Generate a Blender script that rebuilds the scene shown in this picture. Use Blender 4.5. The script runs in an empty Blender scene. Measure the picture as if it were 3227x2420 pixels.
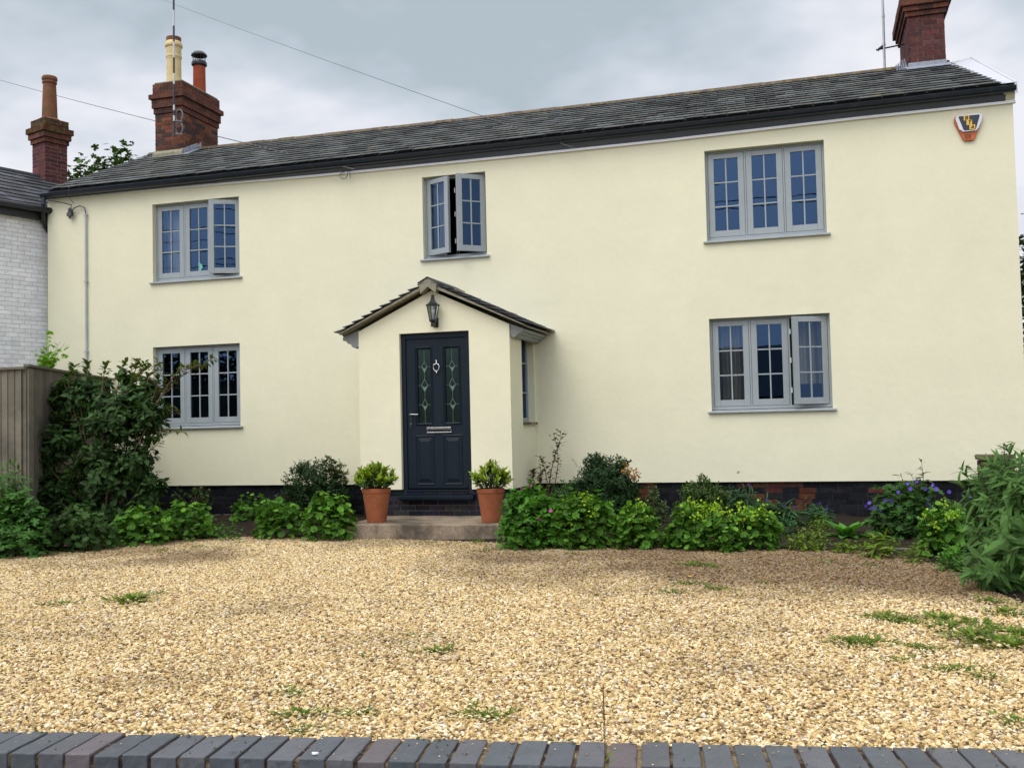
import bpy, bmesh, math, random
import numpy as np
from mathutils import Vector, Matrix
random.seed(7); rng = np.random.default_rng(11)
R_ = math.radians
scene = bpy.context.scene
col = scene.collection

# ------------------------------------------------------------------ camera
F, YAW, PITCH, ROLL = 3200.0, 0.28436, 0.042087, -0.022985
IW, IH, K = 3227.0, 2420.0, 3227.0/2212.0
_f = Vector((-math.sin(YAW)*math.cos(PITCH), math.cos(YAW)*math.cos(PITCH), math.sin(PITCH)))
_r = Vector((math.cos(YAW), math.sin(YAW), 0)); _u = _r.cross(_f)
CR = math.cos(ROLL)*_r + math.sin(ROLL)*_u
CU = -math.sin(ROLL)*_r + math.cos(ROLL)*_u
CAM = Vector((0, -14.0, 1.36))
cd = bpy.data.cameras.new('camera'); cam = bpy.data.objects.new('camera', cd); col.objects.link(cam)
cam.matrix_world = Matrix(((CR.x, CU.x, -_f.x, CAM.x), (CR.y, CU.y, -_f.y, CAM.y), (CR.z, CU.z, -_f.z, CAM.z), (0, 0, 0, 1)))
cd.sensor_width = 36; cd.lens = F/IW*36; cd.clip_start = .05; cd.clip_end = 2000
scene.camera = cam

def ray(px, py):                       # px, py in the 2212-wide view of the photograph
    return ((px*K-IW/2)/F)*CR + (-(py*K-IH/2)/F)*CU + _f
def P(px, py, y):                      # point on the vertical plane at depth y
    d = ray(px, py); return CAM + d*((y-CAM.y)/d.y)
def G(px, py, z=0.0):                  # point on a level plane
    d = ray(px, py); return CAM + d*((z-CAM.z)/d.z)
def proj(p):
    v = Vector(p)-CAM; w = v.dot(_f)
    return ((v.dot(CR)/w*F+IW/2)/K, (IH/2-v.dot(CU)/w*F)/K)

# ------------------------------------------------------------------ world, sun, exposure
SUN_EL, SUN_AZ = 58.0, 200.0           # azimuth clockwise from +Y
world = bpy.data.worlds.new('World'); scene.world = world; world.use_nodes = True
nt = world.node_tree; nt.nodes.clear()
def N(nt, t, **kw):
    n = nt.nodes.new(t)
    for k, v in kw.items(): setattr(n, k, v)
    return n
L = lambda nt, a, b: nt.links.new(a, b)
out = N(nt, 'ShaderNodeOutputWorld'); bg = N(nt, 'ShaderNodeBackground'); bg.inputs[1].default_value = .1
sky = N(nt, 'ShaderNodeTexSky', sky_type='NISHITA', sun_disc=False)
sky.sun_elevation = R_(SUN_EL); sky.sun_rotation = R_(SUN_AZ); sky.air_density = 1.2; sky.dust_density = 2
tc = N(nt, 'ShaderNodeTexCoord'); sep = N(nt, 'ShaderNodeSeparateXYZ'); L(nt, tc.outputs['Generated'], sep.inputs[0])
def MATH(nt, op, a, b=None, c=None, clamp=False):
    n = N(nt, 'ShaderNodeMath', operation=op); n.use_clamp = clamp
    for i, v in enumerate((a, b, c)):
        if v is None: continue
        if hasattr(v, 'is_linked'): L(nt, v, n.inputs[i])
        else: n.inputs[i].default_value = v
    return n.outputs[0]
den = MATH(nt, 'ADD', MATH(nt, 'MAXIMUM', sep.outputs[2], 0.0), .22)
cx_ = MATH(nt, 'DIVIDE', sep.outputs[0], den); cy_ = MATH(nt, 'DIVIDE', sep.outputs[1], den)
cmb = N(nt, 'ShaderNodeCombineXYZ'); L(nt, cx_, cmb.inputs[0]); L(nt, cy_, cmb.inputs[1]); cmb.inputs[2].default_value = 70.9
n1 = N(nt, 'ShaderNodeTexNoise'); n1.inputs['Scale'].default_value = 1.1; n1.inputs['Detail'].default_value = 5; n1.inputs['Roughness'].default_value = .56
L(nt, cmb.outputs[0], n1.inputs['Vector'])
ramp = N(nt, 'ShaderNodeValToRGB'); e = ramp.color_ramp.elements
e[0].position = .34; e[0].color = (.47, .55, .61, 1); e[1].position = .535; e[1].color = (.92, .92, .98, 1)
m_ = e.new(.43); m_.color = (.64, .70, .78, 1)
L(nt, n1.outputs['Fac'], ramp.inputs[0])
hz = MATH(nt, 'MULTIPLY_ADD', sep.outputs[2], -4.0, 1.15, clamp=True)       # clouds pale towards the horizon
mixh = N(nt, 'ShaderNodeMixRGB'); L(nt, hz, mixh.inputs[0]); L(nt, ramp.outputs[0], mixh.inputs[1]); mixh.inputs[2].default_value = (.86, .86, .93, 1)
sc_ = N(nt, 'ShaderNodeMixRGB', blend_type='MULTIPLY'); sc_.inputs[0].default_value = 1
L(nt, mixh.outputs[0], sc_.inputs[1]); sc_.inputs[2].default_value = (9.4, 9.4, 9.4, 1)
mixs = N(nt, 'ShaderNodeMixRGB'); mixs.inputs[0].default_value = .93
L(nt, sky.outputs[0], mixs.inputs[1]); L(nt, sc_.outputs[0], mixs.inputs[2])
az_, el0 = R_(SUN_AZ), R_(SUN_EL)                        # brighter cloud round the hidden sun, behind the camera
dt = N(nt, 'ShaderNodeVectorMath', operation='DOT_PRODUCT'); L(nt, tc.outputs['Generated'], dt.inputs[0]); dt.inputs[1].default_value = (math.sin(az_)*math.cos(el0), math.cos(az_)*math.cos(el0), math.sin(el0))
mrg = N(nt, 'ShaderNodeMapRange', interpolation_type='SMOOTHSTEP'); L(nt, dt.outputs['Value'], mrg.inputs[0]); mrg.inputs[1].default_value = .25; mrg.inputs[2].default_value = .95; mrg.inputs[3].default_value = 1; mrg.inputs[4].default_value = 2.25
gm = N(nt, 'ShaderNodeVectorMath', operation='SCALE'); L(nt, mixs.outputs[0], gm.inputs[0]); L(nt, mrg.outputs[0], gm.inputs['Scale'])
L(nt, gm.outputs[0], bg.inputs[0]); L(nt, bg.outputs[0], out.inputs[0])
sl = bpy.data.lights.new('sun', 'SUN'); sl.energy = 1.3; sl.angle = R_(35); sl.color = (1, .95, .86)
sun = bpy.data.objects.new('sun', sl); col.objects.link(sun)
az, el = R_(SUN_AZ), R_(SUN_EL)
sdir = Vector((math.sin(az)*math.cos(el), math.cos(az)*math.cos(el), math.sin(el)))
sun.rotation_euler = sdir.to_track_quat('Z', 'Y').to_euler(); sun.location = (0, -10, 20)
scene.view_settings.view_transform = 'Standard'; scene.view_settings.look = 'None'
scene.view_settings.exposure = 0.10; scene.view_settings.gamma = 1
scene.cycles.max_bounces = 6; scene.cycles.transparent_max_bounces = 12

# ------------------------------------------------------------------ helpers
def lin(r, g, b):
    f = lambda c: (c/255/12.92) if c/255 <= .04045 else ((c/255+.055)/1.055)**2.4
    return (f(r), f(g), f(b))
class MB:
    def __init__(s): s.v = []; s.f = []; s.c = []; s.m = []; s.mi = 0
    def quad(s, pts, c=None):
        n = len(s.v); s.v += [tuple(p) for p in pts]; s.f.append(tuple(range(n, n+len(pts)))); s.c.append(c or (1, 1, 1)); s.m.append(s.mi)
    def hexa(s, p, c=None, skip=()):                    # 8 points: bottom ring 0-3, top ring 4-7
        n = len(s.v); s.v += [tuple(q) for q in p]
        for i, f in enumerate(((3, 2, 1, 0), (4, 5, 6, 7), (0, 1, 5, 4), (1, 2, 6, 5), (2, 3, 7, 6), (3, 0, 4, 7))):
            if i in skip: continue
            s.f.append(tuple(n+j for j in f)); s.c.append(c or (1, 1, 1)); s.m.append(s.mi)
    def box(s, a, b, c=None, skip=()):
        (x0, y0, z0), (x1, y1, z1) = a, b
        x0, x1 = min(x0, x1), max(x0, x1); y0, y1 = min(y0, y1), max(y0, y1); z0, z1 = min(z0, z1), max(z0, z1)
        s.hexa([(x0, y0, z0), (x1, y0, z0), (x1, y1, z0), (x0, y1, z0), (x0, y0, z1), (x1, y0, z1), (x1, y1, z1), (x0, y1, z1)], c, skip)
    def obox(s, o, U, V, W, c=None):                    # oriented box from a corner and three edge vectors
        o = Vector(o); s.hexa([o, o+U, o+U+V, o+V, o+W, o+U+W, o+U+V+W, o+V+W], c)
    def tube(s, pts, r, n=8, c=None, cap=True):
        pts = [Vector(p) for p in pts]; rs = r if isinstance(r, (list, tuple)) else [r]*len(pts)
        base = len(s.v); prev = None
        for i, p in enumerate(pts):
            t = (pts[min(i+1, len(pts)-1)]-pts[max(i-1, 0)])
            t = t.normalized() if t.length > 1e-9 else Vector((0, 0, 1))
            a = (prev - t*prev.dot(t)) if prev else t.orthogonal()
            if a.length < 1e-6: a = t.orthogonal()
            a.normalize(); prev = a; b = t.cross(a)
            for k in range(n):
                w = 2*math.pi*k/n; s.v.append(tuple(p+(a*math.cos(w)+b*math.sin(w))*rs[i]))
        for i in range(len(pts)-1):
            for k in range(n):
                s.f.append((base+i*n+k, base+i*n+(k+1) % n, base+(i+1)*n+(k+1) % n, base+(i+1)*n+k)); s.c.append(c or (1, 1, 1)); s.m.append(s.mi)
        if cap:
            s.f.append(tuple(base+k for k in reversed(range(n)))); s.c.append(c or (1, 1, 1)); s.m.append(s.mi)
            s.f.append(tuple(base+(len(pts)-1)*n+k for k in range(n))); s.c.append(c or (1, 1, 1)); s.m.append(s.mi)
    def lathe(s, o, prof, n=20, c=None, square=False):
        o = Vector(o); base = len(s.v)
        for (r, z) in prof:
            for k in range(n):
                w = 2*math.pi*(k+.5)/n; s.v.append((o.x+r*math.cos(w), o.y+r*math.sin(w), o.z+z))
        for i in range(len(prof)-1):
            for k in range(n):
                s.f.append((base+i*n+k, base+i*n+(k+1) % n, base+(i+1)*n+(k+1) % n, base+(i+1)*n+k)); s.c.append(c or (1, 1, 1)); s.m.append(s.mi)
    def prism(s, poly, off, c=None):                    # polygon extruded by a vector
        poly = [Vector(p) for p in poly]; off = Vector(off); n = len(poly); b = len(s.v)
        s.v += [tuple(p) for p in poly]+[tuple(p+off) for p in poly]
        s.f.append(tuple(b+i for i in range(n))); s.f.append(tuple(b+n+i for i in reversed(range(n))))
        for i in range(n): s.f.append((b+i, b+n+i, b+n+(i+1) % n, b+(i+1) % n))
        s.c += [c or (1, 1, 1)]*(n+2); s.m += [s.mi]*(n+2)
    def build(s, name, mat, parent=None, smooth=False, bevel=0, recalc=True):
        me = bpy.data.meshes.new(name); me.from_pydata(s.v, [], s.f)
        for m in (mat if isinstance(mat, list) else [mat]): me.materials.append(m)
        me.polygons.foreach_set('material_index', s.m)
        if recalc:
            bm = bmesh.new(); bm.from_mesh(me); bmesh.ops.recalc_face_normals(bm, faces=bm.faces); bm.to_mesh(me); bm.free()
        a = me.attributes.new('col', 'FLOAT_COLOR', 'FACE')
        a.data.foreach_set('color', np.array([(*c, 1) for c in s.c], dtype=np.float32).ravel())
        nv = np.zeros(len(me.vertices)*3, np.float32); me.vertices.foreach_get('co', nv); nv = nv.reshape(-1, 3)
        uv = me.uv_layers.new(name='uv')
        pn = np.zeros(len(me.polygons)*3, np.float32); me.polygons.foreach_get('normal', pn); pn = np.abs(pn.reshape(-1, 3))
        ls = np.zeros(len(me.polygons), np.int32); me.polygons.foreach_get('loop_total', ls)
        lv = np.zeros(len(me.loops), np.int32); me.loops.foreach_get('vertex_index', lv)
        ax = np.repeat(np.argmax(pn, 1), ls); co = nv[lv]
        u = np.where(ax == 0, co[:, 1], co[:, 0]); v = np.where(ax == 2, co[:, 1], co[:, 2])
        uv.data.foreach_set('uv', np.stack([u, v], 1).astype(np.float32).ravel())
        if smooth: me.polygons.foreach_set('use_smooth', [True]*len(me.polygons))
        me.update()
        o = bpy.data.objects.new(name, me); col.objects.link(o)
        if parent: 
            o.parent = parent; o.matrix_parent_inverse = parent.matrix_world.inverted() if parent.type == 'EMPTY' and parent.get('atbase') else Matrix()
        if bevel:
            b = o.modifiers.new('bevel', 'BEVEL'); b.width = bevel; b.segments = 2; b.limit_method = 'ANGLE'
        return o
def thing(name, label, cat, loc=(0, 0, 0), group=None):
    o = bpy.data.objects.new(name, None); col.objects.link(o); o.location = loc; o.empty_display_size = .1
    o.matrix_world = Matrix.Translation(Vector(loc)); o['atbase'] = 1
    o['label'] = label; o['category'] = cat
    if group: o['group'] = group
    return o
def tag(o, label, cat, group=None, kind=None):
    o['label'] = label; o['category'] = cat
    if group: o['group'] = group
    if kind: o['kind'] = kind
    return o

# ------------------------------------------------------------------ materials
def mat(name, color=(.5, .5, .5), rough=.6, spec=.5, metal=0, noise=None, bump=None, usecol=False, island=0, stains=None, trans=0):
    m = bpy.data.materials.new(name); m.use_nodes = True; nt = m.node_tree; b = nt.nodes['Principled BSDF']
    b.inputs['Roughness'].default_value = rough; b.inputs['Metallic'].default_value = metal
    b.inputs['Specular IOR Level'].default_value = spec
    rgb = N(nt, 'ShaderNodeRGB'); rgb.outputs[0].default_value = (*color, 1); c = rgb.outputs[0]
    tcn = N(nt, 'ShaderNodeTexCoord'); obj = tcn.outputs['Object']
    def mul(c, v):
        x = N(nt, 'ShaderNodeMixRGB', blend_type='MULTIPLY'); x.inputs[0].default_value = 1; L(nt, c, x.inputs[1]); L(nt, v, x.inputs[2]); return x.outputs[0]
    if usecol:
        a = N(nt, 'ShaderNodeAttribute', attribute_name='col'); c = mul(c, a.outputs['Color'])
    if island:
        g = N(nt, 'ShaderNodeNewGeometry'); mr = N(nt, 'ShaderNodeMapRange'); mr.inputs[3].default_value = 1-island; mr.inputs[4].default_value = 1+island
        L(nt, g.outputs['Random Per Island'], mr.inputs[0]); c = mul(c, mr.outputs[0])
    for (scale, amp, det) in (noise or []):
        n = N(nt, 'ShaderNodeTexNoise'); n.inputs['Scale'].default_value = scale; n.inputs['Detail'].default_value = det; n.inputs['Roughness'].default_value = .6
        L(nt, obj, n.inputs['Vector']); mr = N(nt, 'ShaderNodeMapRange')
        mr.inputs[1].default_value = .3; mr.inputs[2].default_value = .7; mr.inputs[3].default_value = 1-amp; mr.inputs[4].default_value = 1+amp
        L(nt, n.outputs['Fac'], mr.inputs[0]); c = mul(c, mr.outputs[0])
    for (scale, lo, hi, sc, fac) in (stains or []):
        n = N(nt, 'ShaderNodeTexNoise'); n.inputs['Scale'].default_value = scale; n.inputs['Detail'].default_value = 6; n.inputs['Roughness'].default_value = .65
        L(nt, obj, n.inputs['Vector']); mr = N(nt, 'ShaderNodeMapRange'); mr.inputs[1].default_value = lo; mr.inputs[2].default_value = hi; mr.inputs[4].default_value = fac
        L(nt, n.outputs['Fac'], mr.inputs[0]); x = N(nt, 'ShaderNodeMixRGB'); L(nt, mr.outputs[0], x.inputs[0]); L(nt, c, x.inputs[1]); x.inputs[2].default_value = (*sc, 1); c = x.outputs[0]
    L(nt, c, b.inputs['Base Color'])
    if bump:
        prev = None
        for (scale, st, dist) in bump:
            n = N(nt, 'ShaderNodeTexNoise'); n.inputs['Scale'].default_value = scale; n.inputs['Detail'].default_value = 4
            L(nt, obj, n.inputs['Vector']); bp = N(nt, 'ShaderNodeBump'); bp.inputs['Strength'].default_value = st; bp.inputs['Distance'].default_value = dist
            L(nt, n.outputs['Fac'], bp.inputs['Height'])
            if prev: L(nt, prev, bp.inputs['Normal'])
            prev = bp.outputs[0]
        L(nt, prev, b.inputs['Normal'])
    if trans:
        tr = N(nt, 'ShaderNodeBsdfTranslucent'); mx = N(nt, 'ShaderNodeMixShader'); mx.inputs[0].default_value = trans
        hs = N(nt, 'ShaderNodeMixRGB', blend_type='MULTIPLY'); hs.inputs[0].default_value = 1; L(nt, c, hs.inputs[1]); hs.inputs[2].default_value = (1.5, 1.6, .6, 1)
        L(nt, hs.outputs[0], tr.inputs[0]); L(nt, b.outputs[0], mx.inputs[1]); L(nt, tr.outputs[0], mx.inputs[2]); L(nt, mx.outputs[0], nt.nodes['Material Output'].inputs[0])
    return m
M_render = mat('cream render', (.765, .735, .545), .85, .25, noise=[(.45, .030, 3), (2.2, .022, 5), (14, .015, 4)], bump=[(140, .35, .004), (9, .25, .012), (1.2, .3, .03)])
M_bargeb = mat('white board', (.50, .51, .55), .6)
M_trim = mat('white trim', (.84, .85, .87), .4, bump=[(30, .1, .002)])
M_fascia = mat('charcoal fascia', lin(88, 95, 108), .45, noise=[(4, .08, 3)], bump=[(60, .2, .002)])
M_gutter = mat('black gutter', lin(26, 34, 44), .3, noise=[(3, .15, 3)], stains=[(5, .58, .75, (.09, .09, .08), .5)])
M_slate = mat('slate', (.074, .080, .078), .78, .25, usecol=True, noise=[(5, .28, 5), (40, .30, 4)], bump=[(45, .5, .004)],
              stains=[(1.3, .50, .66, (.15, .155, .135), .55), (9, .55, .68, (.20, .20, .17), .6), (4.5, .62, .70, (.24, .17, .055), .7)])
M_slate_dark = mat('dark slate', (.05, .054, .062), .65, .3, usecol=True, noise=[(9, .28, 5)], bump=[(45, .4, .004)], stains=[(4, .6, .75, (.12, .12, .11), .5)])
M_slate_porch = mat('porch slate', (.062, .066, .078), .55, .4, usecol=True, noise=[(20, .3, 5)], bump=[(45, .4, .004)], stains=[(12, .6, .7, (.16, .15, .13), .6)])
M_ridge = mat('ridge tile', (.11, .085, .062), .85, .2, island=.3, noise=[(14, .4, 5)], stains=[(10, .5, .62, (.24, .17, .05), .7)], bump=[(50, .5, .006)])
M_brick = mat('brick', (1, 1, 1), .85, .2, usecol=True, noise=[(22, .3, 5), (2, .15, 2)], bump=[(70, .6, .004)], stains=[(5, .55, .7, (.03, .022, .02), .6)])
M_brick_moss = mat('mossy brick', (.6, .6, .5), .9, .2, usecol=True, noise=[(22, .3, 5)], bump=[(60, .7, .006)], stains=[(9, .45, .62, (.10, .085, .025), .75)])
M_cap = mat('dark cap', (.10, .065, .045), .9, noise=[(14, .4, 5)], bump=[(50, .6, .006)])
M_mortar = mat('mortar', (.17, .13, .10), .95, .1, noise=[(30, .3, 4)], bump=[(90, .6, .004)])
M_mortar_dark = mat('dark mortar', (.045, .04, .036), .95, .1, noise=[(20, .4, 4)])
M_plinth = mat('plinth brick', (.75, .75, .78), .75, .12, usecol=True, noise=[(18, .35, 5)], bump=[(60, .4, .004)], stains=[(6, .58, .7, (.06, .05, .035), .5)])
M_white_brick = mat('white painted brick', (.80, .80, .82), .75, .3, noise=[(7, .10, 4), (1.5, .08, 3)], island=.07, bump=[(35, .6, .006)], stains=[(14, .66, .72, (.12, .09, .07), .8), (2.5, .6, .8, (.42, .42, .45), .5)])
M_concrete = mat('step concrete', (.25, .195, .14), .9, .2, noise=[(4, .25, 5), (50, .25, 4)], bump=[(60, .6, .006), (8, .4, .01)], stains=[(2.2, .44, .60, (.05, .045, .035), .8), (25, .64, .7, (.3, .27, .2), .6)])
M_lead = mat('lead flashing', (.26, .28, .33), .5, .5, noise=[(12, .25, 4)], bump=[(14, .5, .01)])
M_cement = mat('verge cement', (.27, .25, .185), .9, .2, noise=[(10, .25, 5)], bump=[(40, .6, .005)])
M_greywood = mat('grey painted timber', (.235, .25, .245), .5, .4, noise=[(6, .06, 3)], bump=[(120, .1, .001)])
M_frame = mat('grey window paint', (.30, .335, .35), .42, .45, noise=[(5, .05, 3)], bump=[(90, .08, .001)])
M_sill = mat('grey sill', (.35, .385, .40), .45, .4, noise=[(7, .08, 3)])
M_seal = mat('window seal', (.03, .035, .04), .6)
M_door = mat('navy door', (.0062, .0125, .0215), .48, .22, noise=[(8, .05, 3)], bump=[(60, .12, .001)])
M_chrome = mat('chrome', (.75, .75, .76), .18, metal=1)
M_black = mat('black iron', (.012, .013, .016), .4, .5, bump=[(40, .2, .002)])
M_terra = mat('terracotta', (.29, .095, .042), .85, .2, noise=[(8, .16, 5), (60, .1, 3)], bump=[(40, .3, .002)], stains=[(6, .56, .7, (.13, .075, .05), .6), (9, .66, .74, (.5, .38, .28), .45)])
M_pot_cream = mat('buff chimney pot', (.62, .49, .25), .8, .2, noise=[(6, .12, 4)], stains=[(5, .6, .7, (.25, .18, .1), .5)])
M_pot_red = mat('red chimney pot', (.32, .07, .035), .8, .2, noise=[(9, .2, 4)])
M_pot_old = mat('old chimney pot', (.18, .078, .045), .85, .2, noise=[(7, .3, 5)], stains=[(4, .5, .65, (.12, .09, .03), .7)])
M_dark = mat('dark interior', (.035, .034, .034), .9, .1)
M_curtain = mat('beige curtain', (.42, .37, .28), .9, .1, noise=[(3, .1, 3)], bump=[(200, .2, .001)], trans=.2)
M_net = mat('net curtain', (.60, .60, .66), .9, .1, noise=[(4, .12, 3)])
M_fence = mat('weathered fence', (.15, .135, .105), .9, .15, island=.22, noise=[(3, .2, 4)], bump=[(30, .4, .004)], stains=[(2, .5, .7, (.07, .06, .05), .6)])
M_cable = mat('cable', (.085, .085, .09), .6)
M_conduit = mat('conduit', (.42, .44, .46), .5, noise=[(3, .1, 3)])
M_coping = mat('engineering brick', (1, 1, 1), .5, .4, usecol=True, noise=[(9, .16, 5), (70, .08, 3)], bump=[(130, .25, .0015), (12, .2, .003)], stains=[(6, .55, .75, (.14, .14, .135), .45), (38, .71, .75, (.42, .42, .41), .6), (15, .64, .72, (.03, .028, .026), .6)])
M_joint = mat('coping mortar', (.20, .15, .085), .95, .1, noise=[(40, .45, 5)], bump=[(90, 1, .008)], stains=[(9, .42, .54, (.035, .020, .016), .95)])
M_soil = mat('soil', (.032, .024, .017), .95, .1, noise=[(8, .35, 6), (50, .4, 4)], bump=[(30, 1, .03), (120, .8, .01)], stains=[(22, .62, .68, (.16, .13, .1), .6)])
M_ground = mat('ground', (.07, .075, .035), .95, .1, noise=[(1, .3, 5), (20, .3, 4)], bump=[(30, .7, .02)])
M_pave = mat('pavement', (.12, .12, .118), .9, .2, noise=[(60, .25, 4), (2, .1, 3)], bump=[(150, .4, .004)])
M_bark = mat('bark', (.09, .065, .042), .9, .1, noise=[(30, .3, 4)])
M_stem_g = mat('green stem', (.12, .17, .07), .7, .2)
M_stem_r = mat('reddish stem', (.11, .055, .035), .7, .2)
def glass(name, tint, fac, tr=(.8, .85, .85), ro=0.0):
    m = bpy.data.materials.new(name); m.use_nodes = True; nt = m.node_tree; nt.nodes.clear()
    o = N(nt, 'ShaderNodeOutputMaterial'); g = N(nt, 'ShaderNodeBsdfGlossy'); g.inputs[0].default_value = (*tint, 1); g.inputs[1].default_value = ro
    t = N(nt, 'ShaderNodeBsdfTransparent'); t.inputs[0].default_value = (*tr, 1)
    lw = N(nt, 'ShaderNodeFresnel'); lw.inputs[0].default_value = 1.45
    f = MATH(nt, 'ADD', lw.outputs[0], fac, clamp=True); mx = N(nt, 'ShaderNodeMixShader')
    L(nt, f, mx.inputs[0]); L(nt, t.outputs[0], mx.inputs[1]); L(nt, g.outputs[0], mx.inputs[2]); L(nt, mx.outputs[0], o.inputs[0])
    tn = N(nt, 'ShaderNodeTexCoord'); n = N(nt, 'ShaderNodeTexNoise'); n.inputs['Scale'].default_value = 2.5; L(nt, tn.outputs['Object'], n.inputs['Vector'])
    bp = N(nt, 'ShaderNodeBump'); bp.inputs['Strength'].default_value = .12; bp.inputs['Distance'].default_value = .004; L(nt, n.outputs['Fac'], bp.inputs['Height']); L(nt, bp.outputs[0], g.inputs['Normal'])
    return m
M_glass = glass('window glass', (.20, .38, .72), .11)
M_glass_door = glass('door glass', (.30, .46, .42), .10, (.14, .20, .17), .22)
M_lampglass = glass('lantern glass', (.8, .85, .9), .12, (.85, .9, .9))

def brick_col(kind):
    r = random.random
    if kind == 'red':
        b = random.choice([(.115, .042, .028), (.10, .038, .027), (.14, .052, .032), (.075, .034, .026), (.12, .05, .036)])
    elif kind == 'purple': b = random.choice([(.105, .034, .033), (.08, .029, .030), (.12, .040, .034), (.095, .038, .038)])
    elif kind == 'mix': b = random.choice([(.16, .055, .030), (.13, .046, .028), (.09, .038, .028), (.06, .036, .032), (.17, .068, .036)])
    else: b = random.choice([(.018, .022, .030), (.022, .026, .034), (.014, .017, .024), (.03, .032, .038)])
    k = .8+.4*r(); return tuple(c*k for c in b)
def brick_face(mb, o, U, length, z0, z1, Nn, colf, th=.03, bl=.215, bh=.065, j=.010, par=0, corner=True, lean=None):
    """courses of bricks standing proud of a core; o: base corner (world z ignored), U: unit along, Nn: unit outward"""
    U = Vector(U); Nn = Vector(Nn); rows = max(1, round((z1-z0)/(bh+j))); ph = (z1-z0)/rows
    for i in range(rows):
        z = z0+i*ph; s = 0.0 if (i+par) % 2 == 0 or not corner else th; e_ = length if (i+par) % 2 == 0 or not corner else length-th
        x = s; first = True
        while x < e_-.02:
            w = bl if not (first and (i % 2)) else bl*.5
            first = False
            w = min(w*random.uniform(.97, 1.03), e_-x)
            if e_-x-w < .05: w = e_-x
            p = Vector(o)+U*x+Nn*random.uniform(-.0015, .0025); p.z = z
            mb.obox(p, U*(w-(j if x+w < e_-.001 else 0)), -Nn*th, Vector((0, 0, ph-j)), colf(x+w/2, z))
            x += w
def brick_block(mb, core, cx, cy, ang, wx, wy, z0, z1, colf, par=0, j=.010):
    """four brick faces round a rotated rectangle centred at cx,cy"""
    ca, sa = math.cos(ang), math.sin(ang); X = Vector((ca, sa, 0)); Y = Vector((-sa, ca, 0)); c = Vector((cx, cy, 0))
    brick_face(mb, c-X*wx/2-Y*wy/2, X, wx, z0, z1, -Y, colf, par=par, j=j)
    brick_face(mb, c+X*wx/2-Y*wy/2, Y, wy, z0, z1, X, colf, par=par+1, j=j)
    brick_face(mb, c+X*wx/2+Y*wy/2, -X, wx, z0, z1, Y, colf, par=par, j=j)
    brick_face(mb, c-X*wx/2+Y*wy/2, -Y, wy, z0, z1, -X, colf, par=par+1, j=j)
    i = .005; core.obox(c-X*(wx/2-i)-Y*(wy/2-i)+Vector((0, 0, z0+.001)), X*(wx-2*i), Y*(wy-2*i), Vector((0, 0, z1-z0-.012)))

def slates(mb, E, Rg, nrow, width, th=.009, colf=None, lift=.012):
    """E(s), Rg(s): eave and ridge lines, s in metres; rows of lapped slates"""
    colf = colf or (lambda: (lambda k: (k, k*random.uniform(.97, 1.03), k*random.uniform(.97, 1.06)))(random.uniform(.45, 1.55)))
    Ln = (E(1)-E(0)).length
    up = ((Rg(.5)-E(.5)).normalized()); nrm = (E(1)-E(0)).normalized().cross(up).normalized()
    if nrm.z < 0: nrm = -nrm
    nc = int(Ln/width)
    for r in range(nrow):
        t0, t1 = r/nrow, min(1, (r+1.25)/nrow); off = (r % 2)*.5
        edges = [0.0]+[(k+off+random.uniform(-.06, .06))/nc for k in range(1 if off == 0 else 0, nc)]+[1.0]
        edges = [min(1, max(0, q)) for q in edges]
        for a, b in zip(edges[:-1], edges[1:]):
            if b-a < .15/nc: continue
            g = .0045/Ln; a += g; b -= g
            dt = random.uniform(-.05, .05)/nrow; l0 = lift+random.uniform(0, .006); l1 = random.uniform(-.002, .002)
            def pt(s, t, h): return E(s).lerp(Rg(s), t)+nrm*h
            tt0 = t0+dt if r else t0
            mb.hexa([pt(a, tt0, l0), pt(b, tt0, l0+l1), pt(b, t1, 0), pt(a, t1, 0), pt(a, tt0, l0+th), pt(b, tt0, l0+th+l1), pt(b, t1, .004), pt(a, t1, .004)], colf())
    return nrm

# ------------------------------------------------------------------ ground
def struct(o): o['kind'] = 'structure'; return o
mb = MB(); mb.quad([(-400, -400, -.03), (400, -400, -.03), (400, 500, -.03), (-400, 500, -.03)]); struct(mb.build('ground', M_ground))
WA = R_(8.69); WX = Vector((math.cos(WA), math.sin(WA), 0)); WY = Vector((-math.sin(WA), math.cos(WA), 0))
WB = Vector((-2.326, -11.515, 0))                     # back edge of the coping at the left of the picture
mb = MB(); a = WB-WX*8-WY*.12; b = WB+WX*9-WY*.12
mb.quad([a, b, b-WY*6, a-WY*6]); o = mb.build('pavement', M_pave); struct(o); o.location.z = -.02
EDGE = [(-60, 1216), (0, 1210), (100, 1196), (250, 1180), (400, 1170), (550, 1163), (760, 1166), (1080, 1178), (1200, 1187), (1500, 1189), (1850, 1196), (1980, 1212), (2080, 1245), (2150, 1285), (2260, 1330)]
edge = [G(*p) for p in EDGE]
mb = MB(); poly = [Vector((-12, -4.6, 0)), *edge, Vector((3.6, -5.6, 0)), Vector((3.8, WB.y+6*math.sin(WA)-.1, 0)), WB-WX*8-WY*.1]
mb.quad([(p.x, p.y, .004) for p in poly])
M_drive = mat('gravel bed', (.36, .27, .15), .95, .1, noise=[(60, .45, 4), (5, .2, 4)], bump=[(70, 1, .01)])
struct(mb.build('driveway', M_drive))
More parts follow.
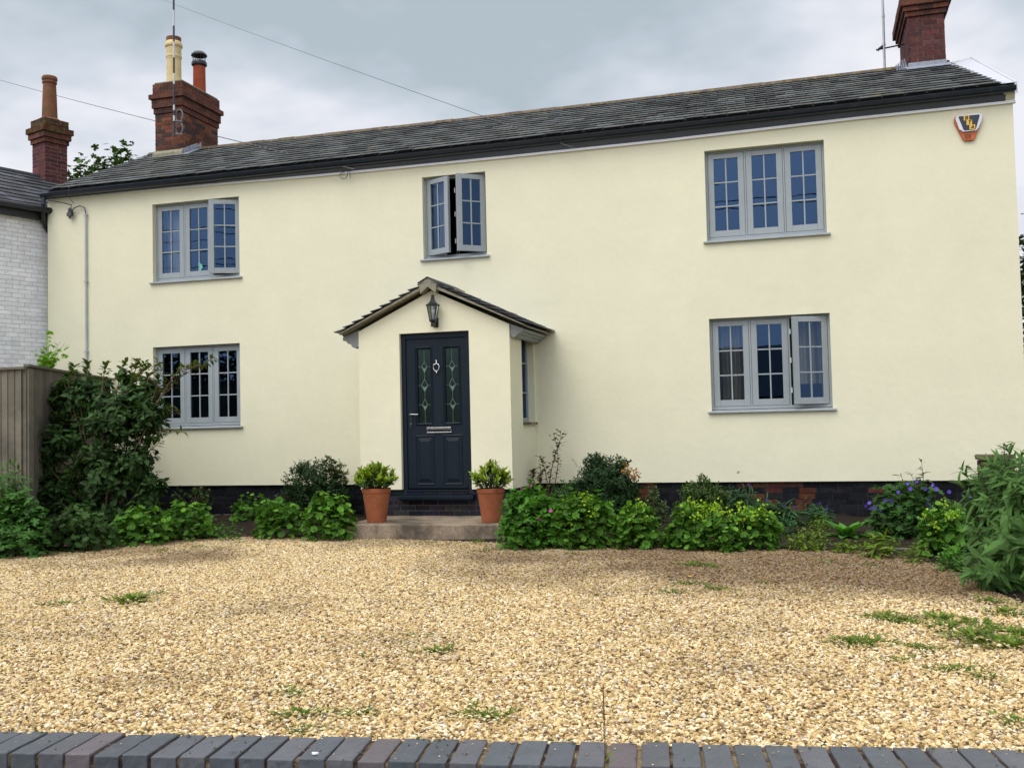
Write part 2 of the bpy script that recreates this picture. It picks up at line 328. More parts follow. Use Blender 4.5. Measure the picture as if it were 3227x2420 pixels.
# flower bed: soil sheet that rises gently from the gravel edge to the wall
mb = MB(); n = len(edge); rows = 7
gp = []
for i in range(n-1):
    for k in range(4):
        gp.append(edge[i].lerp(edge[i+1], k/4))
gp.append(edge[-1])
grid = []
for p in gp:
    grid.append([Vector((p.x, p.y+(.15-p.y)*t-.06*(t == 0), (.0 if t == 0 else .012+.10*min(1, t*2)*.8+random.uniform(-.012, .018)))) for t in [k/rows for k in range(rows+1)]])
V = [tuple(q) for r in grid for q in r]; mb.v = V
for i in range(len(grid)-1):
    for k in range(rows):
        a = i*(rows+1)+k; mb.f.append((a, a+rows+1, a+rows+2, a+1)); mb.c.append((1, 1, 1)); mb.m.append(0)
struct(mb.build('flower_bed', M_soil, smooth=True))

mb = MB()
for i in range(420):
    k = random.uniform(0, len(edge)-1.01); q = edge[int(k)].lerp(edge[int(k)+1], k % 1); w = random.uniform(.006, .02); p = q+Vector((random.uniform(-.1, .1), random.uniform(-.35, .5)*random.random(), .012)); a = random.uniform(0, 6.28)
    if p.y > q.y: p.z = .035+.1*min(1, (p.y-q.y)/(.15-q.y)*2)*.8
    d1_ = Vector((math.cos(a), math.sin(a), 0))*w*1.6; d2_ = Vector((-math.sin(a), math.cos(a), .3))*w*.7; c = random.choice([(.20, .12, .05), (.12, .07, .035), (.30, .22, .11), (.10, .11, .03), (.42, .36, .26)])
    mb.quad([p-d1_, p+d2_, p+d1_*1.1, p-d2_*.8], c); 
tag(mb.build('leaf_litter', mat('leaf litter', (1, 1, 1), .9, .1, usecol=True)), 'dry leaf litter and stray chips along the edge of the flower beds', 'leaf litter', kind='stuff')
# gravel: loose stones scattered with geometry nodes (nobody could count them)
M_peb = bpy.data.materials.new('pebble'); M_peb.use_nodes = True; nt = M_peb.node_tree; b = nt.nodes['Principled BSDF']; b.inputs['Roughness'].default_value = .75; b.inputs['Specular IOR Level'].default_value = .3
oi = N(nt, 'ShaderNodeObjectInfo'); rp = N(nt, 'ShaderNodeValToRGB'); rp.color_ramp.interpolation = 'LINEAR'
cs = [(0, (.12, .075, .04)), (.09, (.28, .18, .085)), (.25, (.46, .32, .135)), (.5, (.62, .455, .205)), (.75, (.71, .56, .29)), (.9, (.84, .75, .54)), (.97, (.58, .53, .45)), (1, (.36, .17, .08))]
el_ = rp.color_ramp.elements
el_[0].position = 0; el_[0].color = (*cs[0][1], 1); el_[1].position = 1; el_[1].color = (*cs[-1][1], 1)
for p_, c_ in cs[1:-1]: q = el_.new(p_); q.color = (*c_, 1)
L(nt, oi.outputs['Random'], rp.inputs[0])
geo = N(nt, 'ShaderNodeNewGeometry'); sp = N(nt, 'ShaderNodeSeparateXYZ'); L(nt, geo.outputs['Position'], sp.inputs[0])
nz = N(nt, 'ShaderNodeTexNoise'); nz.inputs['Scale'].default_value = .8; nz.inputs['Detail'].default_value = 4; L(nt, geo.outputs['Position'], nz.inputs['Vector'])
# dirt washed out of the bed: stones near it and in the right corner are dull brown
ex = MATH(nt, 'MULTIPLY_ADD', sp.outputs[0], .26, -.10); ey = MATH(nt, 'MULTIPLY_ADD', sp.outputs[1], .50, 1.95)
rr = MATH(nt, 'ADD', MATH(nt, 'MULTIPLY', ex, ex), MATH(nt, 'MULTIPLY', ey, ey)); d1 = MATH(nt, 'MULTIPLY_ADD', rr, -.8, 1.25)
ex = MATH(nt, 'MULTIPLY_ADD', sp.outputs[0], .30, 2.55); ey = MATH(nt, 'MULTIPLY_ADD', sp.outputs[1], .75, 3.1)
r2 = MATH(nt, 'ADD', MATH(nt, 'MULTIPLY', ex, ex), MATH(nt, 'MULTIPLY', ey, ey)); d2_ = MATH(nt, 'MULTIPLY_ADD', r2, -.9, .85)
d1 = MATH(nt, 'MAXIMUM', MATH(nt, 'MAXIMUM', d1, d2_), MATH(nt, 'MULTIPLY_ADD', sp.outputs[1], .8, 2.6)); d1 = MATH(nt, 'MAXIMUM', d1, -.12); d2 = 0.0
d3 = MATH(nt, 'ADD', MATH(nt, 'ADD', d1, d2), MATH(nt, 'MULTIPLY_ADD', nz.outputs['Fac'], 2.4, -1.15)); d3 = MATH(nt, 'MULTIPLY', d3, .85, clamp=True)
d3 = MATH(nt, 'MINIMUM', d3, .9)
mx = N(nt, 'ShaderNodeMixRGB', blend_type='MULTIPLY'); L(nt, d3, mx.inputs[0]); L(nt, rp.outputs[0], mx.inputs[1]); mx.inputs[2].default_value = (.30, .255, .245, 1)
L(nt, mx.outputs[0], b.inputs['Base Color'])
mb = MB(); pts = [p for p in edge]; near = [Vector((4.2, -5.0, 0)), Vector((2.2, -10.2, 0)), Vector((-2.9, -10.9, 0)), Vector((-10.2, -5.2, 0))]
mb.quad([(p.x, p.y, .010) for p in [*[q+Vector((0, .10, 0)) for q in pts], *near]])
grav = mb.build('gravel', M_peb); tag(grav, 'pale golden gravel covering the drive in front of the cottage', 'gravel', kind='stuff')
ng = bpy.data.node_groups.new('scatter', 'GeometryNodeTree')
ng.interface.new_socket(name='Geometry', in_out='INPUT', socket_type='NodeSocketGeometry'); ng.interface.new_socket(name='Geometry', in_out='OUTPUT', socket_type='NodeSocketGeometry')
gi = N(ng, 'NodeGroupInput'); go = N(ng, 'NodeGroupOutput')
ds = N(ng, 'GeometryNodeDistributePointsOnFaces'); ds.inputs['Density'].default_value = 5600
L(ng, gi.outputs[0], ds.inputs['Mesh'])
gti = N(ng, 'GeometryNodeGeometryToInstance')
for s in range(5):
    ic = N(ng, 'GeometryNodeMeshIcoSphere'); ic.inputs['Radius'].default_value = 1; ic.inputs['Subdivisions'].default_value = 2
    sp_ = N(ng, 'GeometryNodeSetPosition'); ntx = N(ng, 'ShaderNodeTexNoise'); ntx.noise_dimensions = '4D'; ntx.inputs['W'].default_value = s*7.3; ntx.inputs['Scale'].default_value = .9; ntx.inputs['Detail'].default_value = 1
    vs = N(ng, 'ShaderNodeVectorMath', operation='SUBTRACT'); L(ng, ntx.outputs['Color'], vs.inputs[0]); vs.inputs[1].default_value = (.5, .5, .5)
    vm = N(ng, 'ShaderNodeVectorMath', operation='SCALE'); L(ng, vs.outputs[0], vm.inputs[0]); vm.inputs['Scale'].default_value = 1.9
    L(ng, ic.outputs[0], sp_.inputs['Geometry']); L(ng, vm.outputs[0], sp_.inputs['Offset'])
    sm = N(ng, 'GeometryNodeSetMaterial'); sm.inputs['Material'].default_value = M_peb; L(ng, sp_.outputs[0], sm.inputs[0]); L(ng, sm.outputs[0], gti.inputs[0])
ip = N(ng, 'GeometryNodeInstanceOnPoints'); ip.inputs['Pick Instance'].default_value = True
L(ng, ds.outputs['Points'], ip.inputs['Points']); L(ng, gti.outputs[0], ip.inputs['Instance'])
def RV(lo, hi, seed, typ='FLOAT_VECTOR'):
    r = N(ng, 'FunctionNodeRandomValue', data_type=typ)
    if typ == 'FLOAT_VECTOR': r.inputs[0].default_value = lo; r.inputs[1].default_value = hi; o = r.outputs[0]
    else: r.inputs[2].default_value = lo; r.inputs[3].default_value = hi; o = r.outputs[1]
    r.inputs['Seed'].default_value = seed; return o
L(ng, RV((-.5, -.5, 0), (.5, .5, 6.28), 3), ip.inputs['Rotation'])
sv = N(ng, 'ShaderNodeVectorMath', operation='SCALE'); L(ng, RV((.0062, .005, .0034), (.0140, .0100, .0068), 5), sv.inputs[0]); L(ng, RV(.75, 1.3, 8, 'FLOAT'), sv.inputs['Scale'])
L(ng, sv.outputs[0], ip.inputs['Scale'])
tr = N(ng, 'GeometryNodeTranslateInstances'); tr.inputs['Local Space'].default_value = False
L(ng, ip.outputs[0], tr.inputs[0]); L(ng, RV((0, 0, -.004), (0, 0, .010), 9), tr.inputs['Translation'])
L(ng, tr.outputs[0], go.inputs[0])
md = grav.modifiers.new('scatter', 'NODES'); md.node_group = ng

# ------------------------------------------------------------------ front boundary wall with brick-on-edge coping
fw = thing('boundary_wall', 'low wall topped with blue grey bricks laid on edge along the bottom', 'wall', WB)
mb = MB(); jm = MB(); CP = .0817; ZT, ZH = .5, .5-.105; DW = .196
for i in range(-9, 46):
    t = i*CP; c = random.choice([(.088, .094, .104), (.080, .090, .10), (.10, .102, .112), (.070, .078, .09), (.078, .090, .10)])
    if random.random() < .10: c = random.choice([(.115, .092, .098), (.105, .090, .096)])
    k = random.uniform(.85, 1.15); c = tuple(x*k for x in c)
    o = WB+WX*(t+random.uniform(-.002, .002))-WY*(DW+random.uniform(-.002, .002)); o.z = ZH
    tw = random.uniform(-.01, .01); X = (WX+WY*tw)
    mb.obox(o, X*(CP-.0095), (WY-WX*tw)*(DW+random.uniform(-.002, .002)), Vector((random.uniform(-.001, .001), 0, ZT-ZH+random.uniform(-.003, .002))), c)
cop = mb.build('coping', M_coping, fw, bevel=.0035)
sb = cop.modifiers.new('subdivide', 'SUBSURF'); sb.subdivision_type = 'SIMPLE'; sb.levels = 3; sb.render_levels = 3
tx_ = bpy.data.textures.new('wear', 'CLOUDS'); tx_.noise_scale = .022; tx_.noise_depth = 3
dm = cop.modifiers.new('wear', 'DISPLACE'); dm.texture = tx_; dm.strength = .0045; dm.mid_level = .55
o = WB-WX*.8-WY*(DW-.006); o.z = ZH-.004
jm.obox(o, WX*4.6, WY*(DW-.012), Vector((0, 0, .101))); jm.build('mortar', M_joint, fw)
mb = MB(); core = MB(); o = WB-WX*.8-WY*(DW-.004); 
brick_face(mb, o, WX, 4.6, -.03, ZH-.006, -WY, lambda x, z: brick_col('mix'), corner=False)
mb.build('brickwork', M_brick, fw)
core.obox(o+WY*.004+Vector((0, 0, -.03)), WX*4.6, WY*(DW-.012), Vector((0, 0, ZH+.020))); core.build('wall_core', M_mortar, fw)

M_grit = mat('grit', (1, 1, 1), .85, .2, usecol=True)
mb = MB()
for i in range(210):
    t = random.uniform(-.2, 3.3); dd = random.random()**2*DW; p = WB+WX*t-WY*dd; p.z = ZT+.001; w = random.uniform(.0015, .0045) if dd > .03 else random.uniform(.003, .008)
    c = random.choice([(.6, .47, .25), (.3, .2, .1), (.08, .07, .05), (.05, .08, .02)]); ring = [(p.x+w*math.cos(a)*random.uniform(.7, 1.2), p.y+w*math.sin(a)*random.uniform(.7, 1.2), p.z) for a in (0, 1.3, 2.6, 3.9, 5.2)]
    for a, b in zip(ring, ring[1:]+ring[:1]): mb.quad([a, b, (p.x, p.y, p.z+w*.8)], c)
tag(mb.build('grit', M_grit), 'sparse grit and moss crumbs scattered over the front wall coping', 'grit', kind='stuff')
# ------------------------------------------------------------------ the cottage
XL, XR, ZB, DEP = -12.11, 2.60, .55, 5.2
house = thing('cottage', 'long cream rendered two storey cottage with slate roof and small gabled porch', 'cottage', (-4.8, 0, 0))
EAVE_PX = [(103, 432.4), (685, 382.9), (1082, 344), (1440, 307), (1851, 259.6), (2186, 224.2)]
TRIM = [P(x, y, 0) for x, y in EAVE_PX]
def ztrim(x):
    for a, b in zip(TRIM[:-1], TRIM[1:]):
        if x <= b.x or b is TRIM[-1]: return a.z+(b.z-a.z)*(x-a.x)/(b.x-a.x)
def opening(l, r, t, b, y=0): return None
WIN = {  # opening rectangles x0, x1, z0, z1 on the facade
 'ul': (-10.075, -8.495, 3.785, 5.075), 'um': (-5.412, -4.425, 3.835, 5.09), 'ur': (-1.268, .300, 3.800, 5.075),
 'll': (-10.085, -8.510, 1.445, 2.765), 'lr': (-1.275, .295, 1.480, 2.765)}
PX0, PX1, PY = -5.905, -3.748, -1.25
# front wall with openings (grid of flat panels, reveals behind)
xs = sorted({XL, XR, PX0+.15, PX1-.15, *[v for w in WIN.values() for v in w[:2]], *[XL+(XR-XL)*i/14 for i in range(1, 14)]})
zs = sorted({ZB, 2.75, *[v for w in WIN.values() for v in w[2:]], 5.22})
mb = MB()
def hole(xa, xb, za, zb):
    m, n = (xa+xb)/2, (za+zb)/2
    if PX0+.15 < m < PX1-.15 and n < 2.75: return True
    return any(w[0] < m < w[1] and w[2] < n < w[3] for w in WIN.values())
for xa, xb in zip(xs[:-1], xs[1:]):
    for za, zb in zip(zs[:-1], zs[1:]):
        if not hole(xa, xb, za, zb): mb.quad([(xa, 0, za), (xb, 0, za), (xb, 0, zb), (xa, 0, zb)])
    mb.quad([(xa, 0, 5.22), (xb, 0, 5.22), (xb, 0, 5.475+.075*(xb-XL)/(XR-XL)), (xa, 0, 5.475+.075*(xa-XL)/(XR-XL))])
    mb.quad([(xa, 0, ZB), (xb, 0, ZB), (xb, .10, ZB), (xa, .10, ZB)])
for (a, b, c, d) in WIN.values():
    t = .30
    mb.quad([(a, 0, c), (a, t, c), (a, t, d), (a, 0, d)]); mb.quad([(b, 0, c), (b, t, c), (b, t, d), (b, 0, d)])
    mb.quad([(a, 0, d), (b, 0, d), (b, t, d), (a, t, d)]); mb.quad([(a, 0, c), (b, 0, c), (b, t, c), (a, t, c)])
RY, RZ = 2.6, 6.80
# gable ends, back wall
for x in (XL, XR):
    mb.quad([(x, 0, ZB), (x, DEP, ZB), (x, DEP, 5.35), (x, RY, RZ-.12), (x, 0, 5.35)])
mb.quad([(XL, DEP, ZB), (XR, DEP, ZB), (XR, DEP, 5.35), (XL, DEP, 5.35)])
mb.build('wall', M_render, house, recalc=False)
# dark rooms behind the windows
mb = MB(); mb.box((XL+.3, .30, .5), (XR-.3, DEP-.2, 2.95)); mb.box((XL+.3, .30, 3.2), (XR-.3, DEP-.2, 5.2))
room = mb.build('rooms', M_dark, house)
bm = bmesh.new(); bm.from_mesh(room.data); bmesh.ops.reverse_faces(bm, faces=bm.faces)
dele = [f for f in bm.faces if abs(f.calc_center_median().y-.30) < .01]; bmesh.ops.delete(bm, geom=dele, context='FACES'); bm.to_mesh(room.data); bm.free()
# plinth: dark bricks with a patch of bare red ones
def plc(x, z):
    X = XL+x
    red = (((-2.8 < X < -2.15 and z > .2) or (-.95 < X < .05 and .22 < z < .5)) and random.random() < .6) or random.random() < .02
    return tuple(k*random.uniform(.55, 1) for k in (.13, .048, .030)) if red else tuple(k*.6 for k in brick_col('black'))
mb = MB(); brick_face(mb, (XL+.05, .045, 0), (1, 0, 0), XR-XL-.1, -.06, ZB+.0, (0, -1, 0), plc, corner=False)
pl = mb.build('plinth', M_plinth, house)
mb = MB(); mb.box((XL+.05, .053, -.1), (XR-.05, .15, ZB+.01)); mb.build('plinth_mortar', M_mortar_dark, house)
# eaves: white bead, charcoal soffit, gutter
mb = MB()
tx = [XL-.02]+[p.x for p in TRIM[1:-1]]+[XR+.03]
for a, b in zip(tx[:-1], tx[1:]):
    za, zb = ztrim(a), ztrim(b)
    mb.hexa([(a, -.035, za), (b, -.035, zb), (b, .02, zb), (a, .02, za), (a, -.035, za+.032), (b, -.035, zb+.032), (b, .02, zb+.032), (a, .02, za+.032)], skip=())
mb.build('eaves_bead', M_trim, house)
def zgut(x):
    t = (x-XL)/(XR-XL); return (5.384+(5.476-5.384)*t)-.018*math.sin(math.pi*t)
mb = MB(); fx = [XL-.03+(XR-.06-XL)*i/12 for i in range(13)]
for a, b in zip(fx[:-1], fx[1:]):
    za, zb = ztrim(a)+.032, ztrim(b)+.032; ga, gb = zgut(a)-.02, zgut(b)-.02
    mb.quad([(a, -.026, za), (b, -.026, zb), (b, -.075, gb-.055), (a, -.075, ga-.055)])
    mb.quad([(a, -.075, ga-.055), (b, -.075, gb-.055), (b, -.095, gb+.100), (a, -.095, ga+.100)])
mb.build('soffit', M_fascia, house)
# cream boxed return at the right end
mb = MB(); mb.prism([(XR-.115, -.02, ztrim(XR)+.03), (XR-.115, -.09, zgut(XR)-.05), (XR-.115, -.09, zgut(XR)+.02), (XR-.115, .1, zgut(XR)+.06), (XR-.115, .1, ztrim(XR)+.03)], (.135, 0, 0)); mb.build('eaves_return', M_render, house)
# gutter: ogee-like channel
mb = MB(); gx = [-12.10+(2.615+12.10)*i/16 for i in range(17)]
prof = [(-.098, .012), (-.098, -.050), (-.130, -.066), (-.168, -.060), (-.188, -.040), (-.200, -.008), (-.204, .0), (-.198, .004), (-.192, -.004)]
for a, b in zip(gx[:-1], gx[1:]):
    for p, q in zip(prof[:-1], prof[1:]):
        mb.quad([(a, p[0], zgut(a)+p[1]), (b, p[0], zgut(b)+p[1]), (b, q[0], zgut(b)+q[1]), (a, q[0], zgut(a)+q[1])])
for x in (gx[0], gx[-1]): mb.quad([(x, p[0], zgut(x)+p[1]) for p in prof])
for x in (-9.4, -5.6, -1.9, .9):
    for p, q in zip(prof[:6], prof[1:7]): mb.quad([(x, p[0]-.004, zgut(x)+p[1]-.004), (x+.09, p[0]-.004, zgut(x)+p[1]-.004), (x+.09, q[0]-.004, zgut(x)+q[1]-.004), (x, q[0]-.004, zgut(x)+q[1]-.004)]); 
gut = mb.build('gutter', M_gutter, house, recalc=True)
mb = MB(); mb.tube([(-12.06, -.15, 5.33), (-12.06, -.15, 5.22), (-12.10, -.12, 5.05), (-12.17, .0, 4.90), (-12.21, .16, 4.78), (-12.22, .22, .3)], .034, 12)
for z in (4.6, 2.9, 1.2): mb.tube([(-12.22, .22, z), (-12.22, .22, z+.05)], .042, 12)
mb.build('downpipe', M_gutter, house, smooth=False)

# main roof
eL, eR = Vector((-12.02, -.15, 5.445)), Vector((2.455, -.15, 5.525)); rL, rR = Vector((P(335,333,RY).x-.1, RY, P(335,333,RY).z)), Vector((P(2050,136,RY).x, RY, P(2050,136,RY).z))
print('ridge', rL, rR)
def Ef(s): q = eL.lerp(eR, s); q.z -= .020*math.sin(math.pi*s); return q
def Rf(s): q = rL.lerp(rR, s); q.z -= .030*math.sin(math.pi*s); return q
mb = MB(); slates(mb, Ef, Rf, 13, .28, lift=.014)
mb.build('roof', M_slate, house, recalc=True)
mb = MB(); nseg = 14
bL, bR = Vector((-12.20, DEP+.25, 5.42)), Vector((2.45, DEP+.25, 5.49))
for i in range(nseg):
    s0, s1 = i/nseg, (i+1)/nseg; d = Vector((0, 0, -.012))
    mb.quad([Ef(s0).lerp(Rf(s0), .004)+d*.6, Ef(s1).lerp(Rf(s1), .004)+d*.6, Rf(s1)+d*1.6, Rf(s0)+d*1.6]); mb.quad([Rf(s0)+d, Rf(s1)+d, bL.lerp(bR, s1), bL.lerp(bR, s0)])
mb.build('roof_back', M_slate_dark, house)
mb = MB(); nt_ = 46                                       # ridge tiles
for i in range(nt_):
    s0, s1 = i/nt_+.0001, (i+1)/nt_-.0001; a, b = Rf(s0), Rf(s1); j = random.uniform(-.006, .006)
    pr = [(-.12, -.048), (-.085, .002), (-.04, .030), (.0, .038), (.04, .030), (.085, .002), (.12, -.048)]
    n = len(mb.v)
    for q in (a, b):
        for (dy, dz) in pr: mb.v.append((q.x, q.y+dy, q.z+dz+j))
    for k in range(6): mb.f.append((n+k, n+7+k, n+8+k, n+k+1)); mb.c.append((1, 1, 1)); mb.m.append(0)
    mb.f.append(tuple(n+k for k in range(7))); mb.f.append(tuple(n+13-k for k in range(7))); mb.c += [(1, 1, 1)]*2; mb.m += [0]*2
mb.build('ridge', M_ridge, house, recalc=False)
# white barge board behind the right verge, mortared verge at the left
mb = MB()
for x in (2.58,):
    a = Vector((x+.02, -.17, 5.50)); b = Vector((x-.06, RY, rR.z+.02)); up = Vector((0, 0, .12))
    mb.hexa([a-up, a-up+Vector((.03, 0, 0)), b-up+Vector((.03, 0, 0)), b-up, a+Vector((0, 0, .03)), a+Vector((.03, 0, .03)), b+Vector((.03, 0, .03)), b+Vector((0, 0, .03))])
    mb.quad([eR+Vector((.0, 0, .0)), a+Vector((0, .0, .02)), b+Vector((0, 0, .02)), rR+Vector((0, 0, 0))])
mb.build('bargeboard', M_bargeb, house)

# chimneys --------------------------------------------------------
def pot_tube(mb, o, prof, n=22): mb.lathe(o, prof, n)
ch = MB(); co = MB()
# left chimney
FY = 2.02
def cxat(px, py, y): return P(px, py, y).x
lx0, lx1 = P(335.5, 290, FY+.06).x, P(393.5, 290, FY+.06).x
cL = dict(x0=lx0, x1=lx1, y0=FY+.06, y1=3.26)
def stack(c, z0, z1, grow, kind, par=0, mbm=None, mc=None):
    brick_block(mbm or ch, mc or co, (c['x0']+c['x1'])/2, (c['y0']+c['y1'])/2, 0, c['x1']-c['x0']+2*grow, c['y1']-c['y0']+2*grow, z0, z1, lambda a, b: brick_col(kind), par=par)
ZC = [P(393, y, FY).z for y in (345, 238, 226, 207, 196, 172.5)]
print('LCH z', ZC, cL)
chim = MB()
stack(cL, 6.20, ZC[1], 0, 'mix'); stack(cL, ZC[1], ZC[2], .02, 'red', 1)
stack(cL, ZC[2]+.001, ZC[3]-.001, .045, 'red'); stack(cL, ZC[3], ZC[4], .085, 'red', 1); stack(cL, ZC[4]+.001, ZC[5], .03, 'red')
chimL = ch.build('chimney', M_brick, house); co.build('chimney_core', M_mortar, chimL)
mb = MB(); w = .02; mb.box((cL['x0']-.01, cL['y0']-.01, ZC[5]), (cL['x1']+.01, cL['y1']+.01, ZC[5]+.03)); mb.build('flaunching', M_cement, chimL, bevel=.012)
mb = MB(); q = P(376, 170, 2.45); r0 = .135; zt = P(376, 86, 2.45).z; h = zt-ZC[5]; mb.lathe((q.x, q.y, ZC[5]+.02), [(r0, 0), (r0*1.02, h*.1), (r0*.98, h*.55), (r0*1.03, h*.6), (r0*1.08, h*.61), (r0*1.08, h*.64), (r0*1.02, h*.655), (r0*1.03, h*.80), (r0*1.2, h*.83), (r0*1.2, h*.87), (r0*1.06, h*.91), (r0*1.0, h*.93), (r0*.86, h*.93), (r0*.84, h*.5)])
pc = mb.build('chimney_pot', M_pot_cream, chimL, smooth=False)
mb = MB(); mb.lathe((q.x, q.y, ZC[5]+.02+h*.92), [(r0*.98, 0), (r0*1.02, .02), (r0*1.02, h*.09), (r0*.8, h*.095), (r0*.78, -.3)]); mb.build('pot_rim', M_pot_old, pc)
q = P(431, 205, 2.98); zb = ZC[5]+.01; zt = P(431, 141, 2.98).z; mb = MB(); r1 = .115; mb.lathe((q.x, q.y, zb), [(r1*1.06, 0), (r1, (zt-zb)), (r1*.8, (zt-zb)), (r1*.8, 0)]); pr_ = mb.build('chimney_pot', M_pot_red, chimL)
pr_['label'] = 'red chimney pot with black cowl'
mb = MB(); z2 = P(431, 112, 2.98).z; hh = z2-zt
mb.lathe((q.x, q.y, zt-.01), [(r1*1.0, -.03), (r1*1.28, 0), (r1*1.28, hh*.16), (r1*1.12, hh*.30), (r1*1.02, hh*.32), (r1*.9, hh*.1)])
for k in range(16):
    a = 2*math.pi*k/16; mb.tube([(q.x+r1*1.02*math.cos(a), q.y+r1*1.02*math.sin(a), zt+hh*.25), (q.x+r1*1.1*math.cos(a), q.y+r1*1.1*math.sin(a), zt+hh*.74)], .0045, 5)
mb.lathe((q.x, q.y, zt), [(r1*.9, hh*.60), (r1*1.32, hh*.66), (r1*1.30, hh*.75), (r1*.9, hh*.93), (r1*.3, hh*1.0), (.001, hh*1.01)])
mb.build('cowl', M_black, pr_)
mb = MB()                                                # lead and mortar fillet at the foot of the stack
zf = lambda y, t=0: (eL.z if not t else eR.z)+(y+.15)*((rL.z-eL.z) if not t else (rR.z-eR.z))/2.75
x0, x1, y0 = cL['x0'], cL['x1'], cL['y0']
mb.hexa([(x0-.03, y0-.05, zf(y0-.05)-.05), (x1+.02, y0-.05, zf(y0-.05)-.05), (x1+.02, y0+.01, 6.4), (x0-.03, y0+.01, 6.4), (x0-.03, y0-.05, zf(y0)+.06), (x1+.02, y0-.05, zf(y0)+.06), (x1+.02, y0+.01, zf(y0)+.13), (x0-.03, y0+.01, zf(y0)+.13)])
mb.build('mortar_fillet', M_cement, chimL)
mb = MB()
for k in range(5):
    ya, yb = y0+.12*k, y0+.12*(k+1); zt_ = zf(yb)+.13
    mb.hexa([(x1+.004, ya, 6.5), (x1+.012, ya, 6.5), (x1+.012, yb, 6.5), (x1+.004, yb, 6.5), (x1+.004, ya, zf(ya)+.08+.05*(k < 4)), (x1+.012, ya, zf(ya)+.08+.05*(k < 4)), (x1+.012, yb, zf(yb)+.12), (x1+.004, yb, zf(yb)+.12)])
mb.hexa([(x1, y0-.06, zf(y0-.06)+.022), (x1+.16, y0-.06, zf(y0-.06)+.022), (x1+.16, RY-.1, zf(RY-.1)+.022), (x1, RY-.1, zf(RY-.1)+.022), (x1, y0-.06, zf(y0-.06)+.03), (x1+.16, y0-.06, zf(y0-.06)+.03), (x1+.16, RY-.1, zf(RY-.1)+.03), (x1, RY-.1, zf(RY-.1)+.03)])
mb.build('lead_flashing', M_lead, chimL)
# right chimney
ch = MB(); co = MB(); FR = 2.30
a0 = P(1964, 150, FR); a1 = P(2043, 120, FR); bl_ = P(1929.5, 150, 3.3)
sl_a = (a0.x-CAM.x)/(a0.y-CAM.y); sl_b = (bl_.x-CAM.x)/(bl_.y-CAM.y)
yb = (a0.x)/sl_b-14
print('RCH', a0, a1, 'back y', yb)
cR = dict(x0=a0.x, x1=a1.x, y0=FR, y1=min(max(yb, 3.0), 3.6)); rx = (a1.x)
ZR = [P(2035, y, FR-.03).z for y in (27, 19, 5)]
stack(cR, 6.2, ZR[0], 0, 'purple'); stack(cR, ZR[0], ZR[0]+.075, .03, 'red', 1); stack(cR, ZR[0]+.076, ZR[0]+.15, .06, 'red'); stack(cR, ZR[0]+.151, ZR[0]+.30, .10, 'red', 1); stack(cR, ZR[0]+.301, ZR[0]+.52, .05, 'red')
chimR = ch.build('chimney', M_brick, house); co.build('chimney_core', M_mortar, chimR)
mb = MB(); mb.lathe(((cR['x0']+cR['x1'])/2, 2.7, ZR[0]+.52), [(.13, 0), (.11, .5), (.13, .55), (.1, .56), (.09, 0)]); mb.build('chimney_pot', M_pot_old, chimR)
mb = MB(); x0, x1, y0 = cR['x0'], cR['x1'], cR['y0']; zfR = zf; zf = lambda y: zfR(y, 1)-.09; z0 = zf(y0)+.10
mb.hexa([(x0-.06, y0-.26, zf(y0-.26)+.125), (x1+.05, y0-.22, zf(y0-.22)+.125), (x1+.05, y0, z0+.02), (x0-.06, y0, z0+.02), (x0-.06, y0-.26, zf(y0-.26)+.135), (x1+.05, y0-.22, zf(y0-.22)+.135), (x1+.05, y0, z0+.035), (x0-.06, y0, z0+.035)])
mb.box((x0-.01, y0-.012, z0-.05), (x1+.01, y0-.004, z0+.085))
for k in range(5):
    xx = x0-.05-.03*k; mb.hexa([(xx, y0+.01, z0-.06), (xx+.035, y0-.02, z0-.06), (xx+.04, y0+.03, z0-.06), (xx, y0+.06, z0-.06), (xx-.02, y0+.01, z0+.16-.02*k), (xx-.01, y0-.01, z0+.17-.02*k), (xx-.01, y0+.03, z0+.17-.02*k), (xx-.02, y0+.04, z0+.16-.02*k)])
mb.build('lead_flashing', M_lead, chimR)

